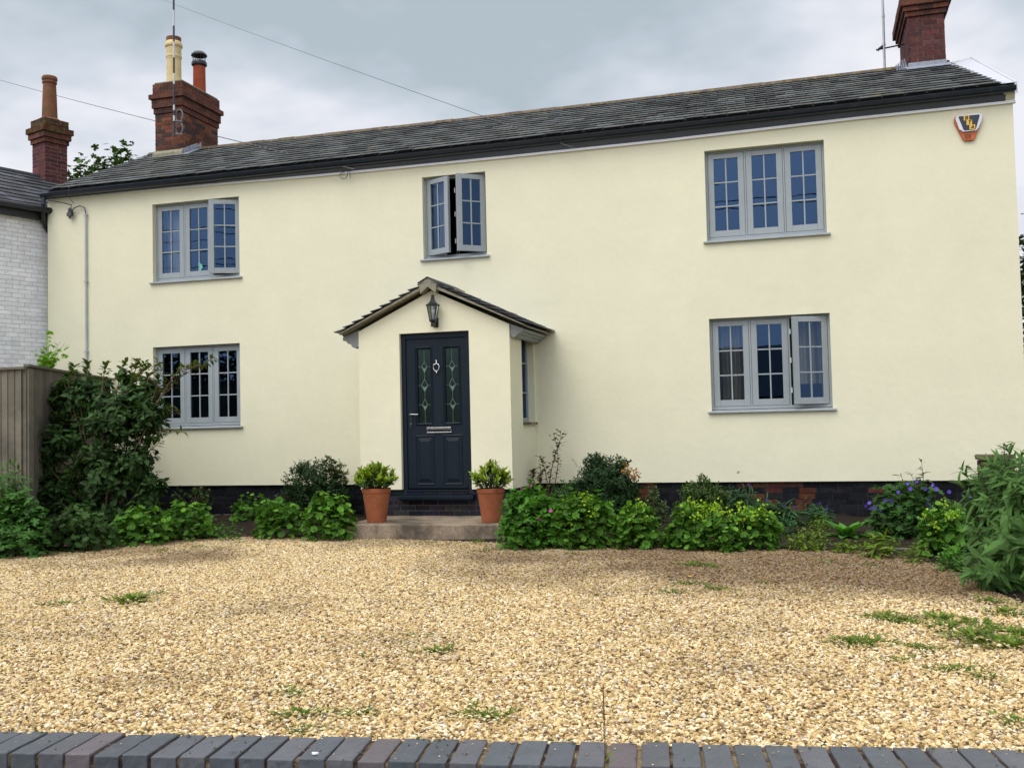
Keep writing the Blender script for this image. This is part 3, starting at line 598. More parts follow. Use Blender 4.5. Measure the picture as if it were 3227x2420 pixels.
# windows ----------------------------------------------------------
RC = .09                                                  # frame set back in the wall
def solve_angle(xh, w, sgn, y, z, px, lo=0):
    best = min((abs(proj((xh-sgn*w*math.cos(R_(t/4)), y-w*math.sin(R_(t/4)), z))[0]-px), t/4) for t in range(lo*4, 320)); return best[1]
def sash(win, x0, x1, z0, z1, yf, hinge=0, ang=0, dark=False):
    """one casement: timber with glazing bars, a pane sheet; hinge -1 left, +1 right"""
    mb = MB(); th = .045; st, tr_, br = .078, .07, .085; g = .004
    x0 += g; x1 -= g; z0 += g; z1 -= g
    mb.box((x0, yf, z0), (x0+st, yf+th, z1)); mb.box((x1-st, yf, z0), (x1, yf+th, z1))
    mb.box((x0+st, yf+.0005, z1-tr_), (x1-st, yf+th, z1)); mb.box((x0+st, yf+.0005, z0), (x1-st, yf+th, z0+br))
    gx0, gx1, gz0, gz1 = x0+st, x1-st, z0+br, z1-tr_; m = (gx0+gx1)/2; b_ = .0095
    mb.box((m-b_, yf+.008, gz0), (m+b_, yf+.034, gz1))
    for k in (1, 2):
        z = gz0+(gz1-gz0)*k/3; mb.box((gx0, yf+.010, z-b_), (m-b_, yf+.034, z+b_)); mb.box((m+b_, yf+.010, z-b_), (gx1, yf+.034, z+b_))
    pm = MB(); pm.quad([(gx0, yf+.02, gz0), (gx1, yf+.02, gz0), (gx1, yf+.02, gz1), (gx0, yf+.02, gz1)])
    if ang:
        xh = x0 if hinge < 0 else x1; c = Vector((xh, yf, 0)); Rm = Matrix.Rotation(R_(ang)*(-1 if hinge < 0 else 1), 3, 'Z')
        for q in (mb, pm): q.v = [tuple(Rm @ (Vector(v)-c)+c) for v in q.v]
    s = mb.build('sash', M_frame, win, bevel=.003); p = pm.build('pane', M_glass, win, recalc=False)
    return s
def window(key, nlights, openings=None):
    x0, x1, z0, z1 = WIN[key]; mb = MB(); fr = .03; zs_ = z0+.045
    y0, y1 = RC, RC+.07
    mb.box((x0, y0, zs_), (x0+fr, y1, z1)); mb.box((x1-fr, y0, zs_), (x1, y1, z1)); mb.box((x0+fr, y0, z1-fr), (x1-fr, y1, z1)); mb.box((x0+fr, y0, zs_), (x1-fr, y1, zs_+.042))
    n = nlights; W = (x1-x0-2*fr); mu = .022; sw = (W-mu*(n-1))/n
    if n == 3:
        for k in (1, 2): xx = x0+fr+k*sw+(k-1)*mu; mb.box((xx, y0+.001, zs_+.042), (xx+mu, y1, z1-fr))
    win = mb.build('window', M_frame, house, bevel=.002)
    mb = MB(); mb.box((x0+fr+.001, y0+.05, zs_+.043), (x0+fr+.006, y1+.01, z1-fr-.001)); 
    # sill board
    mb = MB(); mb.hexa([(x0-.045, -.045, z0-.002), (x1+.045, -.045, z0-.002), (x1+.045, 0-.001, z0-.002), (x0-.045, 0-.001, z0-.002), (x0-.045, -.045, z0+.024), (x1+.045, -.045, z0+.024), (x1+.045, -.001, z0+.030), (x0-.045, -.001, z0+.030)])
    mb.hexa([(x0+.002, -.0005, z0-.0), (x1-.002, -.0005, z0), (x1-.002, RC+.07, z0), (x0+.002, RC+.07, z0), (x0+.002, -.0005, z0+.030), (x1-.002, -.0005, z0+.030), (x1-.002, RC+.07, z0+.044), (x0+.002, RC+.07, z0+.044)])
    mb.build('sill', M_sill, win, bevel=.004)
    # dark rebate seal between frame and sashes
    mb = MB()
    for k in range(n):
        a = x0+fr+k*(sw+mu); e_ = .001
        mb.box((a+e_, y0+.0465, zs_+.043), (a+.012, y0+.068, z1-fr-e_)); mb.box((a+sw-.012, y0+.0465, zs_+.043), (a+sw-e_, y0+.068, z1-fr-e_))
        mb.box((a+.012, y0+.0465, zs_+.043), (a+sw-.012, y0+.068, zs_+.05)); mb.box((a+.012, y0+.0465, z1-fr-.008), (a+sw-.012, y0+.068, z1-fr-e_))
    mb.build('seal', M_seal, win)
    for k in range(n):
        a = x0+fr+k*(sw+mu); h, ang = (openings or {}).get(k, (0, 0))
        if h and ang < 0:                                    # ang given as target column
            xh = (a+.004) if h < 0 else a+sw-.004
            ang = solve_angle(xh, sw-.008, h, RC, (z0+z1)/2, -ang, 0)
        print('window', key, k, 'angle', ang)
        sash(win, a, a+sw, zs_+.042, z1-fr, RC-.001, h, ang)
        # white catch seen through the glass
        hm = MB(); zc = (z0+z1)/2-.12; xx = a+sw-.10 if h >= 0 else a+.10
        if not ang:
            if (key, k) in (('ur', 0), ('ur', 2), ('lr', 0), ('ll', 2)):
                hm.tube([(xx, RC+.045, zc), (xx+.02, RC+.06, zc+.03), (xx+.035, RC+.07, zc+.075)], .006, 6); hm.build('catch', M_trim, win)
        else:
            xs_ = a+.02 if h > 0 else a+sw-.02
            for zz in (z0+.25, z0+.65, z1-.25): hm = MB(); hm.box((a-mu*.0+(.0 if h > 0 else sw-.012), RC-.004, zz), (a+(.012 if h > 0 else sw), RC+.02, zz+.07)); hm.build('hinge', M_trim, win)
    return win
w_ul = window('ul', 3, {2: (1, 24)}); w_um = window('um', 2, {0: (-1, -968), 1: (1, -988)}); w_ur = window('ur', 3)
w_ll = window('ll', 3); w_lr = window('lr', 3, {2: (1, -1715)})

# porch -------------------------------------------------------------
pc_ = MB(); DX0, DX1, DZ0, DZ1 = -5.305, -4.310, .435, 2.652
pzt = 2.665
zpk = P(932, 628, PY).z
ev = .0
def zg(x): c = (PX0+PX1)/2; return zpk-abs(x-c)*math.tan(R_(25.0))
cxp = (PX0+PX1)/2
pc_.quad([(PX0, PY, ZB), (DX0, PY, ZB), (DX0, PY, DZ1), (PX0, PY, DZ1)]); pc_.quad([(DX1, PY, ZB), (PX1, PY, ZB), (PX1, PY, DZ1), (DX1, PY, DZ1)])
pc_.quad([(PX0, PY, DZ1), (DX0, PY, DZ1), (DX1, PY, DZ1), (PX1, PY, DZ1), (PX1, PY, zg(PX1)), (cxp, PY, zpk), (PX0, PY, zg(PX0))])
for x in (DX0, DX1): pc_.quad([(x, PY, ZB), (x, PY+.2, ZB), (x, PY+.2, DZ1), (x, PY, DZ1)])
pc_.quad([(DX0, PY, DZ1), (DX1, PY, DZ1), (DX1, PY+.2, DZ1), (DX0, PY+.2, DZ1)])
pc_.quad([(PX0, PY, ZB), (PX0, .01, ZB), (PX0, .01, zg(PX0)+.1), (PX0, PY, zg(PX0))])
wy0, wy1, wz0, wz1 = -.68, -.05, 1.42, P(1131, 715, -.68).z
print('porch peak', zpk, 'side window top', wz1, 'eave', zg(PX1))
wz1 = min(wz1, zg(PX1)-.05)
for ya, yb, za, zb in ((PY, wy0, ZB, zg(PX1)), (wy0, wy1, ZB, wz0), (wy0, wy1, wz1, zg(PX1)), (wy1, .01, ZB, zg(PX1))): pc_.quad([(PX1, ya, za), (PX1, yb, za), (PX1, yb, zb), (PX1, ya, zb)])
d_ = .14
pc_.quad([(PX1, wy1, wz0), (PX1-d_, wy1, wz0), (PX1-d_, wy1, wz1), (PX1, wy1, wz1)]); pc_.quad([(PX1, wy0, wz0), (PX1-d_, wy0, wz0), (PX1-d_, wy0, wz1), (PX1, wy0, wz1)]); pc_.quad([(PX1, wy0, wz1), (PX1, wy1, wz1), (PX1-d_, wy1, wz1), (PX1-d_, wy0, wz1)])
for (a, b) in (((PX0, PY, ZB), (DX0, PY, ZB)), ((DX1, PY, ZB), (PX1, PY, ZB))): pc_.quad([a, b, (b[0], PY+.06, ZB), (a[0], PY+.06, ZB)])
porch = pc_.build('porch', M_render, house, recalc=False)
mb = MB(); mb.box((PX0+.02, PY+.06, .2), (PX1-.02, PY+.09, .43)); core = mb
cm = MB(); cf = lambda x, z: tuple(k*random.uniform(.9, 1.5) for k in brick_col('black'))
brick_face(cm, (PX0+.02, PY+.045, 0), (1, 0, 0), PX1-PX0-.04, .2, ZB-.0, (0, -1, 0), cf, corner=False)
brick_face(cm, (PX1-.045, PY+.045, 0), (0, 1, 0), -PY-.05, 0, ZB, (1, 0, 0), cf, corner=False)
brick_face(cm, (PX0+.045, .0, 0), (0, -1, 0), -PY-.05, 0, ZB, (-1, 0, 0), cf, corner=False)
cm.v = cm.v; cm.build('porch_plinth', M_plinth, porch)
core.box((PX0+.055, PY+.052, .1), (PX1-.055, -.01, .42)); core.build('porch_plinth_mortar', mat('pale pointing', (.15, .12, .09), .95, .1, noise=[(30, .4, 4)]), porch)
mb = MB(); mb.box((PX0+.06, PY+.25, .5), (PX1-.10, .25, 2.7)); inn = mb.build('porch_interior', M_dark, porch)
bm = bmesh.new(); bm.from_mesh(inn.data)
bmesh.ops.delete(bm, geom=[f for f in bm.faces if abs(f.calc_center_median().y-(PY+.25)) < .01 or f.calc_center_median().x > PX1-.11], context='FACES'); bm.to_mesh(inn.data); bm.free()
# porch side window
mb = MB(); xa, xb = PX1-.14, PX1-.09
mb.box((xa, wy0, wz0), (xb, wy0+.05, wz1)); mb.box((xa, wy1-.05, wz0), (xb, wy1, wz1)); mb.box((xa, wy0+.05, wz0), (xb, wy1-.05, wz0+.06)); mb.box((xa, wy0+.05, wz1-.05), (xb, wy1-.05, wz1))
for k in (1, 2): z = wz0+(wz1-wz0)*k/3; mb.box((xa+.01, wy0+.05, z-.009), (xb-.004, wy1-.05, z+.009))
mb.box((xa+.01, (wy0+wy1)/2-.009, wz0+.06), (xb-.005, (wy0+wy1)/2+.009, wz1-.05))
ws = mb.build('window', M_frame, porch, bevel=.002)
# (third level pieces of the porch window stay in its own mesh; pane and sill are its neighbours)
mb = MB(); mb.quad([(xa+.025, wy0+.05, wz0+.06), (xa+.025, wy1-.05, wz0+.06), (xa+.025, wy1-.05, wz1-.05), (xa+.025, wy0+.05, wz1-.05)]); mb.build('pane', M_glass, porch, recalc=False)
mb = MB(); mb.box((PX1-.13, wy0-.0, wz0-.035), (PX1+.04, wy1+.0, wz0-.001)); mb.build('sill', M_concrete, porch)
# porch roof
vF, vB, OH = PY-.14, .0, .29
ridge_z = zpk+.10
sl = math.tan(R_(25.0)); def_e = (PX1-PX0)/2+OH
zeave = ridge_z-def_e*sl
for sgn in (-1, 1):
    mb = MB(); xe = cxp+sgn*def_e
    if sgn > 0: E_ = lambda s: Vector((xe, vF, zeave)).lerp(Vector((xe, vB, zeave)), s); Rg = lambda s: Vector((cxp, vF, ridge_z)).lerp(Vector((cxp, vB, ridge_z)), s)
    else: E_ = lambda s: Vector((xe, vF, zeave)).lerp(Vector((xe, vB, zeave)), s); Rg = lambda s: Vector((cxp, vF, ridge_z)).lerp(Vector((cxp, vB, ridge_z)), s)
    slates(mb, E_, Rg, 10, .25, th=.014, lift=.026); mb.build('porch_roof', M_slate_porch, porch)
# cement verge under the slates, following them
mb = MB()
for sgn in (-1, 1):
    xe = cxp+sgn*(def_e-.05)
    pts = [(cxp, zpk+.052), (xe, zeave-.002), (xe, zeave+.008), (cxp, ridge_z+.0)]
    if sgn < 0: pts = pts[::-1]
    mb.prism([(x, PY-.115, z) for x, z in pts], (0, .11, 0))
    under = [(cxp, ridge_z-.01), (xe, zeave+.004), (xe, zeave-.02), (cxp, ridge_z-.034)]
    mb.prism([(x, PY+.0, z) for x, z in under], (0, 1.24, 0))
mb.build('verge', M_cement, porch)
mb = MB(); k0 = .13; mb.prism([(cxp-k0, PY-.135, ridge_z+.055-k0*sl*1.1), (cxp-k0+.02, PY-.135, zpk+.005-k0*sl), (cxp, PY-.135, zpk+.035), (cxp+k0-.02, PY-.135, zpk+.005-k0*sl), (cxp+k0, PY-.135, ridge_z+.055-k0*sl*1.1), (cxp+.01, PY-.135, ridge_z+.062)], (0, .13, 0)); mb.build('ridge_end', M_cement, porch, bevel=.006)
mb = MB(); mb.prism([(cxp-k0-.01, PY-.15, ridge_z+.05-k0*sl*1.05), (cxp, PY-.15, ridge_z+.06), (cxp+k0+.01, PY-.15, ridge_z+.05-k0*sl*1.05), (cxp+k0+.01, PY-.15, ridge_z+.062-k0*sl*1.05), (cxp, PY-.15, ridge_z+.074), (cxp-k0-.01, PY-.15, ridge_z+.062-k0*sl*1.05)], (0, 1.15, 0)); mb.build('ridge', M_slate_porch, porch)
mb = MB()                                                # lead soaker where porch roof meets the wall
for sgn in (-1, 1):
    a = Vector((cxp+sgn*.12, -.16, ridge_z+.03-.12*sl)); b = Vector((cxp+sgn*(def_e+.02), -.16, zeave+.02)); up = Vector((0, 0, .014))
    w = Vector((0, .155, 0)); mb.hexa([a, b, b+w, a+w, a+up, b+up, b+w+up, a+w+up])
mb.build('lead_flashing', M_lead, porch)
# moulded timber eaves either side
for sgn in (-1, 1):
    xw = PX0 if sgn < 0 else PX1; o_ = lambda d, z: (xw+sgn*d, PY+.03, z)
    zt_ = zeave+ (OH-.05)*sl*0 - .025
    kq = 1 if sgn < 0 else .72; o_ = lambda d, z: (xw+sgn*d*kq, PY+.03, zt_+(z-zt_)*kq)
    prof = [o_(0, zt_+.09), o_(.25, zt_-.005), o_(.25, zt_-.05), o_(.20, zt_-.062), o_(.175, zt_-.095), o_(.13, zt_-.105), o_(.115, zt_-.14), o_(.06, zt_-.165), o_(.045, zt_-.15), o_(0, zt_-.13)]
    mb = MB(); mb.prism(prof if sgn > 0 else prof[::-1], (0, -PY-.03, 0)); mb.build('eaves_moulding', M_greywood, porch)
# door --------------------------------------------------------------
dW, dH = DX1-DX0, DZ1-DZ0
yd = PY+.055
def D_(u, z, dy=0): return Vector((DX0+u, yd+dy, DZ0+z))
mb = MB(); fr = .065
mb.box(D_(0.004, .04), D_(fr, dH-.002, .07)); mb.box(D_(dW-fr, .04), D_(dW-.002, dH-.002, .07)); mb.box(D_(fr, dH-fr-.01), D_(dW-fr, dH-.002, .07)); mb.box(D_(fr, .04), D_(dW-fr, .085, .07))
mb.box(D_(-.035, -.01, -.12), D_(dW+.035, .038, .07)); mb.box(D_(-.02, -.03, -.10), D_(dW+.02, -.0105, .07)); mb.box(D_(fr-.005, .0855, -.018), D_(dW-fr+.005, .105, .0)); 
door = mb.build('door', M_door, house, bevel=.004)
mb = MB(); y_ = .018
s0, s1, t0_, t1_ = fr+.003, dW-fr-.003, .115, dH-fr-.013
gl = [(.228, .415), (.625, .815)]; gz = (1.005, 2.0)
lp = [(.205, .435), (.60, .835)]; lz = (.19, .82)
# slab in strips around glass
def slab(x0, x1, z0, z1): mb.box(D_(x0, z0, y_), D_(x1, z1, y_+.045))
slab(s0, gl[0][0], t0_, t1_); slab(gl[0][1], gl[1][0], t0_, t1_); slab(gl[1][1], s1, t0_, t1_)
for g_ in gl: slab(g_[0], g_[1], gz[1], t1_); slab(g_[0], g_[1], t0_, gz[0])
slabo = mb.build('door_leaf', M_door, door)
def ringp(mb, x0, x1, z0, z1, w, d0, d1):                 # raised bevelled moulding
    A = [(x0, z0), (x1, z0), (x1, z1), (x0, z1)]; B = [(x0+w, z0+w), (x1-w, z0+w), (x1-w, z1-w), (x0+w, z1-w)]; C = [(x0+w/2, z0+w/2), (x1-w/2, z0+w/2), (x1-w/2, z1-w/2), (x0+w/2, z1-w/2)]
    for i in range(4):
        j = (i+1) % 4
        mb.quad([D_(*A[i], y_-d0), D_(*A[j], y_-d0), D_(*C[j], y_-d1), D_(*C[i], y_-d1)]); mb.quad([D_(*C[i], y_-d1), D_(*C[j], y_-d1), D_(*B[j], y_-d0), D_(*B[i], y_-d0)])
mb = MB()
for g_ in gl: ringp(mb, g_[0]-.035, g_[1]+.035, gz[0]-.035, gz[1]+.035, .034, .001, .016)
for q in lp:
    ringp(mb, q[0]-.02, q[1]+.02, lz[0]-.02, lz[1]+.02, .022, .001, .009)
    a = [(q[0]+.02, lz[0]+.02), (q[1]-.02, lz[0]+.02), (q[1]-.02, lz[1]-.02), (q[0]+.02, lz[1]-.02)]; b = [(x+(.03 if i in (0, 3) else -.03), z+(.045 if i < 2 else -.045)) for i, (x, z) in enumerate(a)]
    for i in range(4): j = (i+1) % 4; mb.quad([D_(*a[i], y_-.001), D_(*a[j], y_-.001), D_(*b[j], y_-.014), D_(*b[i], y_-.014)])
    mb.quad([D_(*p, y_-.014) for p in b])
mb.box(D_(s0+.01, .13, y_-.022), D_(s1-.01, .155, y_-.0005))
mb.build('door_moulding', M_door, door)
for g_ in gl:
    mb = MB(); mb.quad([D_(g_[0], gz[0], y_+.02), D_(g_[1], gz[0], y_+.02), D_(g_[1], gz[1], y_+.02), D_(g_[0], gz[1], y_+.02)]); mb.build('pane', M_glass_door, door, recalc=False)
    mb = MB(); c = (g_[0]+g_[1])/2; yy = y_+.017
    for i, zc in enumerate((1.76, 1.51, 1.25)):
        hw, hh = (.038, .075) if i != 1 else (.046, .085)
        zz = [(c, zc+hh), (c+hw, zc), (c, zc-hh), (c-hw, zc)]
        for a, b in zip(zz, zz[1:]+zz[:1]): mb.tube([D_(a[0], a[1], yy), D_(b[0], b[1], yy)], .0032, 4)
        zz = [(c, zc-hh*.35), (c+hw*.8, zc+.0), (c, zc-hh*.9), (c-hw*.8, zc)]
        mb.quad([D_(x, z, yy+.001) for x, z in zz])
        for a, b in (((g_[0], zc), (c-hw, zc)), ((c+hw, zc), (g_[1], zc))): mb.tube([D_(a[0], a[1], yy), D_(b[0], b[1], yy)], .0025, 4)
    for a, b in ((gz[1], 1.835), (1.685, 1.595), (1.425, 1.325), (1.175, gz[0])): mb.tube([D_(c, a, yy), D_(c, b, yy)], .0022, 4)
    mb.build('leading', mat('leading', (.17, .24, .21), .4, metal=.3), door)
# letter plate, handle, knocker
mb = MB(); mb.box(D_(.352, .872, y_-.006), D_(.70, .945, y_-.0005)); mb.build('letter_plate_back', M_black, door)
mb = MB(); mb.box(D_(.352, .912, y_-.02), D_(.70, .942, y_-.0065)); mb.box(D_(.352, .866, y_-.012), D_(.70, .878, y_-.0065)); mb.box(D_(.352, .878, y_-.010), D_(.36, .912, y_-.0065)); mb.box(D_(.692, .878, y_-.010), D_(.70, .912, y_-.0065)); mb.build('letter_plate', M_chrome, door, bevel=.003)
mb = MB(); mb.box(D_(.112, .93, y_-.010), D_(.138, 1.165, y_-.0005)); mb.build('handle_plate', M_black, door, bevel=.004)
mb = MB(); mb.tube([D_(.125, 1.122, y_-.01), D_(.125, 1.122, y_-.05), D_(.14, 1.122, y_-.055), D_(.245, 1.118, y_-.055)], .008, 8); mb.build('handle', M_chrome, door); mb = MB(); mb.tube([D_(.125, .995, y_-.011), D_(.125, .995, y_-.018)], .011, 10); mb.build('lock', M_chrome, door)
mb = MB(); k = D_(.51, 1.745, y_-.02)
mb.tube([k+Vector((0, 0, .10)), k+Vector((0, 0, .095)), k+Vector((0, 0, .075)), k+Vector((0, 0, .06)), k+Vector((0, 0, .05))], [.003, .011, .005, .009, .014], 10)
mb.tube([k+Vector((0, 0, .05)), k+Vector((-.018, -.004, .042)), k+Vector((-.036, -.008, .034))], .007, 7); mb.tube([k+Vector((0, 0, .05)), k+Vector((.018, -.004, .042)), k+Vector((.036, -.008, .034))], .007, 7)
mb.tube([k+Vector((.042*math.sin(t)*(1 if abs(t) < 3 else 1), -.01, -.02*0-.055*math.cos(t)+.005)) for t in [R_(a) for a in range(-140, 141, 20)]], .006, 7)
mb.tube([k+Vector((0, 0, -.052)), k+Vector((0, 0, -.062)), k+Vector((0, 0, -.08)), k+Vector((0, 0, -.09))], [.006, .013, .008, .003], 10)
mb.build('knocker', M_chrome, door, smooth=True)

# ------------------------------------------------------------------ things on the walls
# lantern
lt = P(935, 636, PY-.10); lb = P(935, 706, PY-.10); H_ = lt.z-lb.z; lx = lt.x
lan = thing('wall_lantern', 'black coach lantern with glass panes on the porch gable above the door', 'wall lamp', (lx, PY, lb.z))
o = (lx, PY-.11, lb.z); S6 = 6
mb = MB(); mb.lathe(o, [(.0, .0), (.028, .0), (.034, .03*H_), (.030, .12*H_), (.050, .17*H_), (.054, .20*H_), (.050, .23*H_), (.0, .23*H_)], S6)
mb.lathe(o, [(.0, .62*H_), (.082, .64*H_), (.100, .645*H_), (.100, .665*H_), (.060, .72*H_), (.034, .80*H_), (.026, .86*H_), (.030, .87*H_), (.022, .89*H_), (.018, .93*H_), (.024, .945*H_), (.018, .98*H_), (.0, 1.0*H_)], S6)
mb.tube([(lx, PY-.11, lb.z+.05*H_), (lx, PY-.05, lb.z+.02*H_), (lx, PY-.004, lb.z+.08*H_)], .012, 8); mb.box((lx-.035, PY-.012, lb.z+.0), (lx+.035, PY-.002, lb.z+.30*H_))
for k in range(6):
    a = 2*math.pi*(k+.5)/6; mb.tube([(lx+.048*math.cos(a), PY-.11+.048*math.sin(a), lb.z+.22*H_), (lx+.080*math.cos(a), PY-.11+.080*math.sin(a), lb.z+.64*H_)], .0055, 5)
mb.build('frame', M_black, lan)
mb = MB()
for k in range(6):
    a, b = 2*math.pi*(k+.5)/6, 2*math.pi*(k+1.5)/6
    mb.quad([(lx+.047*math.cos(a), PY-.11+.047*math.sin(a), lb.z+.23*H_), (lx+.047*math.cos(b), PY-.11+.047*math.sin(b), lb.z+.23*H_), (lx+.078*math.cos(b), PY-.11+.078*math.sin(b), lb.z+.63*H_), (lx+.078*math.cos(a), PY-.11+.078*math.sin(a), lb.z+.63*H_)])
mb.build('glass', M_lampglass, lan)
mb = MB(); mb.lathe((lx, PY-.11, lb.z+.24*H_), [(.0, 0), (.014, 0), (.014, .16*H_), (.026, .18*H_), (.028, .26*H_), (.02, .33*H_), (.0, .35*H_)], 12); mb.build('bulb', M_trim, lan, smooth=True)

# alarm box (shield shape), lettering B T A
AX = lambda x, y, d=0: P((2600+x/2.7656)/K, (y/2.7656)/K, -.001-d)
ab = thing('alarm_box', 'shield shaped alarm box with yellow letters BTA high at the right end of the wall', 'alarm box', tuple(AX(1240, 1110)))
M_orange = mat('orange plastic', (.48, .10, .015), .35, .5, noise=[(30, .25, 3)])
M_abwhite = mat('white plastic', (.66, .68, .74), .35); M_abnavy = mat('navy badge', (.012, .017, .032), .3); M_yel = mat('yellow badge', (.72, .44, .06), .5); M_blk = mat('black letter', (.008, .008, .008), .6)
def plate(mb, pts, d0, d1, c=None):
    A = [AX(x, y, d0) for x, y in pts]; B = [AX(x, y, 0) + Vector((0, -d1, 0)) for x, y in pts]; A = [Vector((p.x, -.001-d0, p.z)) for p in B]; B = [Vector((p.x, -.001-d1, p.z)) for p in B]
    mb.prism(A, (0, B[0].y-A[0].y, 0))
mb = MB(); plate(mb, [(1122, 1045), (1130, 1030), (1345, 1003), (1362, 1020), (1360, 1070), (1300, 1222), (1280, 1232), (1215, 1234), (1198, 1222), (1122, 1080)], 0, .035); mb.build('base', M_orange, ab, bevel=.006)
mb = MB(); plate(mb, [(1130, 1048), (1150, 1020), (1355, 998), (1366, 1015), (1362, 1060), (1332, 1128), (1312, 1150), (1200, 1163), (1165, 1140)], .0352, .060); mb.build('cover', M_abwhite, ab, bevel=.006)
mb = MB(); plate(mb, [(1157, 1035), (1163, 1029), (1335, 1012), (1341, 1020), (1310, 1134), (1303, 1142), (1212, 1152), (1202, 1146)], .0602, .063); mb.build('badge', M_abnavy, ab)
mb = MB(); mb2 = MB()
for (x0, y0, x1, y1) in ((1202, 1021, 1250, 1063), (1226, 1061, 1275, 1103), (1252, 1100, 1302, 1142)): plate(mb, [(x0, y0+2), (x1, y0-2), (x1, y1-2), (x0, y1+2)], .0632, .0655)
mb.build('yellow_square', M_yel, ab)
def letter(mb, strokes, x0, y0):
    for (a, b) in strokes:
        pa, pb = AX(x0+a[0]-.22*a[1]+4, y0+a[1]), AX(x0+b[0]-.22*b[1]+4, y0+b[1]); pa.y = pb.y = -.0672
        d = (pb-pa); n = Vector((-d.z, 0, d.x)).normalized()*.0050; e_ = d.normalized()*.003
        mb.hexa([pa-n-e_, pb-n+e_, pb-n+e_+Vector((0, .0007, 0)), pa-n-e_+Vector((0, .0007, 0)), pa+n-e_, pb+n+e_, pb+n+e_+Vector((0, .0007, 0)), pa+n-e_+Vector((0, .0007, 0))])
letter(mb2, [((0, 0), (0, 26)), ((0, 0), (14, 0)), ((14, 0), (18, 5)), ((18, 5), (14, 12)), ((14, 12), (0, 12)), ((14, 12), (19, 18)), ((19, 18), (15, 26)), ((15, 26), (0, 26))], 1218, 1029)
letter(mb2, [((-2, 0), (20, 0)), ((9, 0), (9, 27))], 1244, 1068)
letter(mb2, [((9, 0), (-2, 27)), ((9, 0), (20, 27)), ((2, 18), (16, 18))], 1271, 1107)
mb2.build('lettering', M_blk, ab, recalc=True)
mb = MB(); 
for k in range(4): plate(mb, [(1212+k, 1180+k*11), (1270-k, 1177+k*11), (1270-k, 1182+k*11), (1212+k, 1185+k*11)], .0352, .038)
mb.build('sounder_grille', mat('dark orange', (.16, .035, .008), .5), ab)

# conduit with cable knot at the left corner
q0 = P(185, 462, -.03); q1 = P(184, 800, -.03)
cdn = thing('cable_conduit', 'thin grey cable conduit running down the left end of the wall', 'conduit', (q0.x, 0, .3))
mb = MB(); mb.tube([(q0.x, -.03, q0.z), (q0.x, -.03, .3)], .018, 8)
mb.build('pipe', M_conduit, cdn)
for z in (q0.z-.02, 3.9, 2.75, 1.6): mb = MB(); mb.box((q0.x-.026, -.052, z-.012), (q0.x+.026, -.0, z+.012)); mb.build('clip', M_conduit, cdn)
mb = MB(); kn = P(152, 460, -.07)
pts = [P(185, 462, -.04), P(183, 449, -.05), P(172, 445, -.06), P(160, 450, -.07), P(152, 462, -.07)]
mb.tube(pts, .010, 7)
for k in range(9):
    p = [kn+Vector((random.uniform(-.05, .05), random.uniform(-.03, .03), random.uniform(-.10, .10))) for _ in range(5)]; mb.tube(p, .008, 6)
mb.box(kn-Vector((.05, .03, .06)), kn+Vector((.03, .03, .0)))
mb.tube([P(104, 432, -.36), P(130, 437, -.2), P(155, 443, -.08), P(150, 455, -.07)], .011, 6)
mb.tube([P(160, 441, -.08), P(148, 425, -.25), P(149, 405, -.38), P(155, 399, -.3), P(162, 396, -.2)], .005, 5)
tag(mb.build('cable_knot', M_cable), 'tangle of black cables above the grey conduit under the left eaves', 'cable')
mb = MB(); mb.tube([P(745, 371, -.05), P(737, 374, -.06), P(733, 381, -.06), P(739, 387, -.06), P(747, 386, -.06), P(751, 378, -.06), P(752, 366, -.08)], .005, 6); mb.tube([P(756, 366, -.06), P(756, 377, -.05), P(757, 386, -.05)], .004, 6)
tag(mb.build('cable_loop', M_cable), 'small loop of loose wire hanging below the middle of the eaves', 'cable')
def wire(pa, ya, pb, yb, sag, name_label, r=.006):
    A, B = P(*pa, ya), P(*pb, yb); pts = []
    for i in range(25): t = i/24; p = A.lerp(B, t); p.z -= sag*4*t*(1-t); pts.append(p)
    mb = MB(); mb.tube(pts, r, 6); return tag(mb.build('overhead_cable', M_cable), name_label, 'cable', 'overhead cables')
wire((-30, 165), 14, (765, 366), -.36, .05, 'overhead cable passing behind the left chimney down to the eaves', .007)
wire((300, -20), 14, (1240, 320), -.36, .05, 'thin overhead cable crossing the sky down towards the roof ridge', .0045)

# aerial masts
ms = thing('aerial_mast', 'black and white banded mast strapped to the front of the left chimney', 'mast', tuple(P(375.5, 296, FY-.06)))
mb = MB(); b0 = P(376, 296, FY-.08); t0 = P(375, -90, FY-.08); nb = 34
for i in range(nb):
    c = (.025, .025, .03) if (i//3) % 2 == 0 or i % 5 == 4 else (.55, .55, .56); a, b = b0.lerp(t0, i/nb), b0.lerp(t0, (i+1)/nb)
    mb.tube([a, b], .018, 8, c=c, cap=(i in (0, nb-1)))
mb.build('pole', mat('banded pole', (1, 1, 1), .5, usecol=True), ms)
mb = MB()
for (yy, s) in ((250, 1), (278, 1)):
    c = P(387, yy, FY-.05); w, h = .075, .11
    ring = [c+Vector((w*math.cos(t), 0, h*math.sin(t))) for t in [2*math.pi*k/14 for k in range(15)]]; mb.tube(ring, .013, 6); mb.tube([c+Vector((-.10, -.03, -.10)), c+Vector((.07, -.01, -.12))], .013, 6)
mb.build('bracket', mat('galvanised bracket', (.16, .17, .18), .5, metal=.4), ms)
ms2 = thing('aerial_mast', 'slim grey metal mast standing beside the right chimney', 'mast', tuple(P(1911, 140, 2.85)))
mb = MB(); b0 = P(1911, 150, 2.85); t0 = P(1905, -60, 2.85); mb.tube([b0, t0], .019, 8)
for yy in (36, 97): 
    p = b0.lerp(t0, (150-yy)/210); mb.tube([p-Vector((0, 0, .02)), p+Vector((0, 0, .02))], .024, 8)
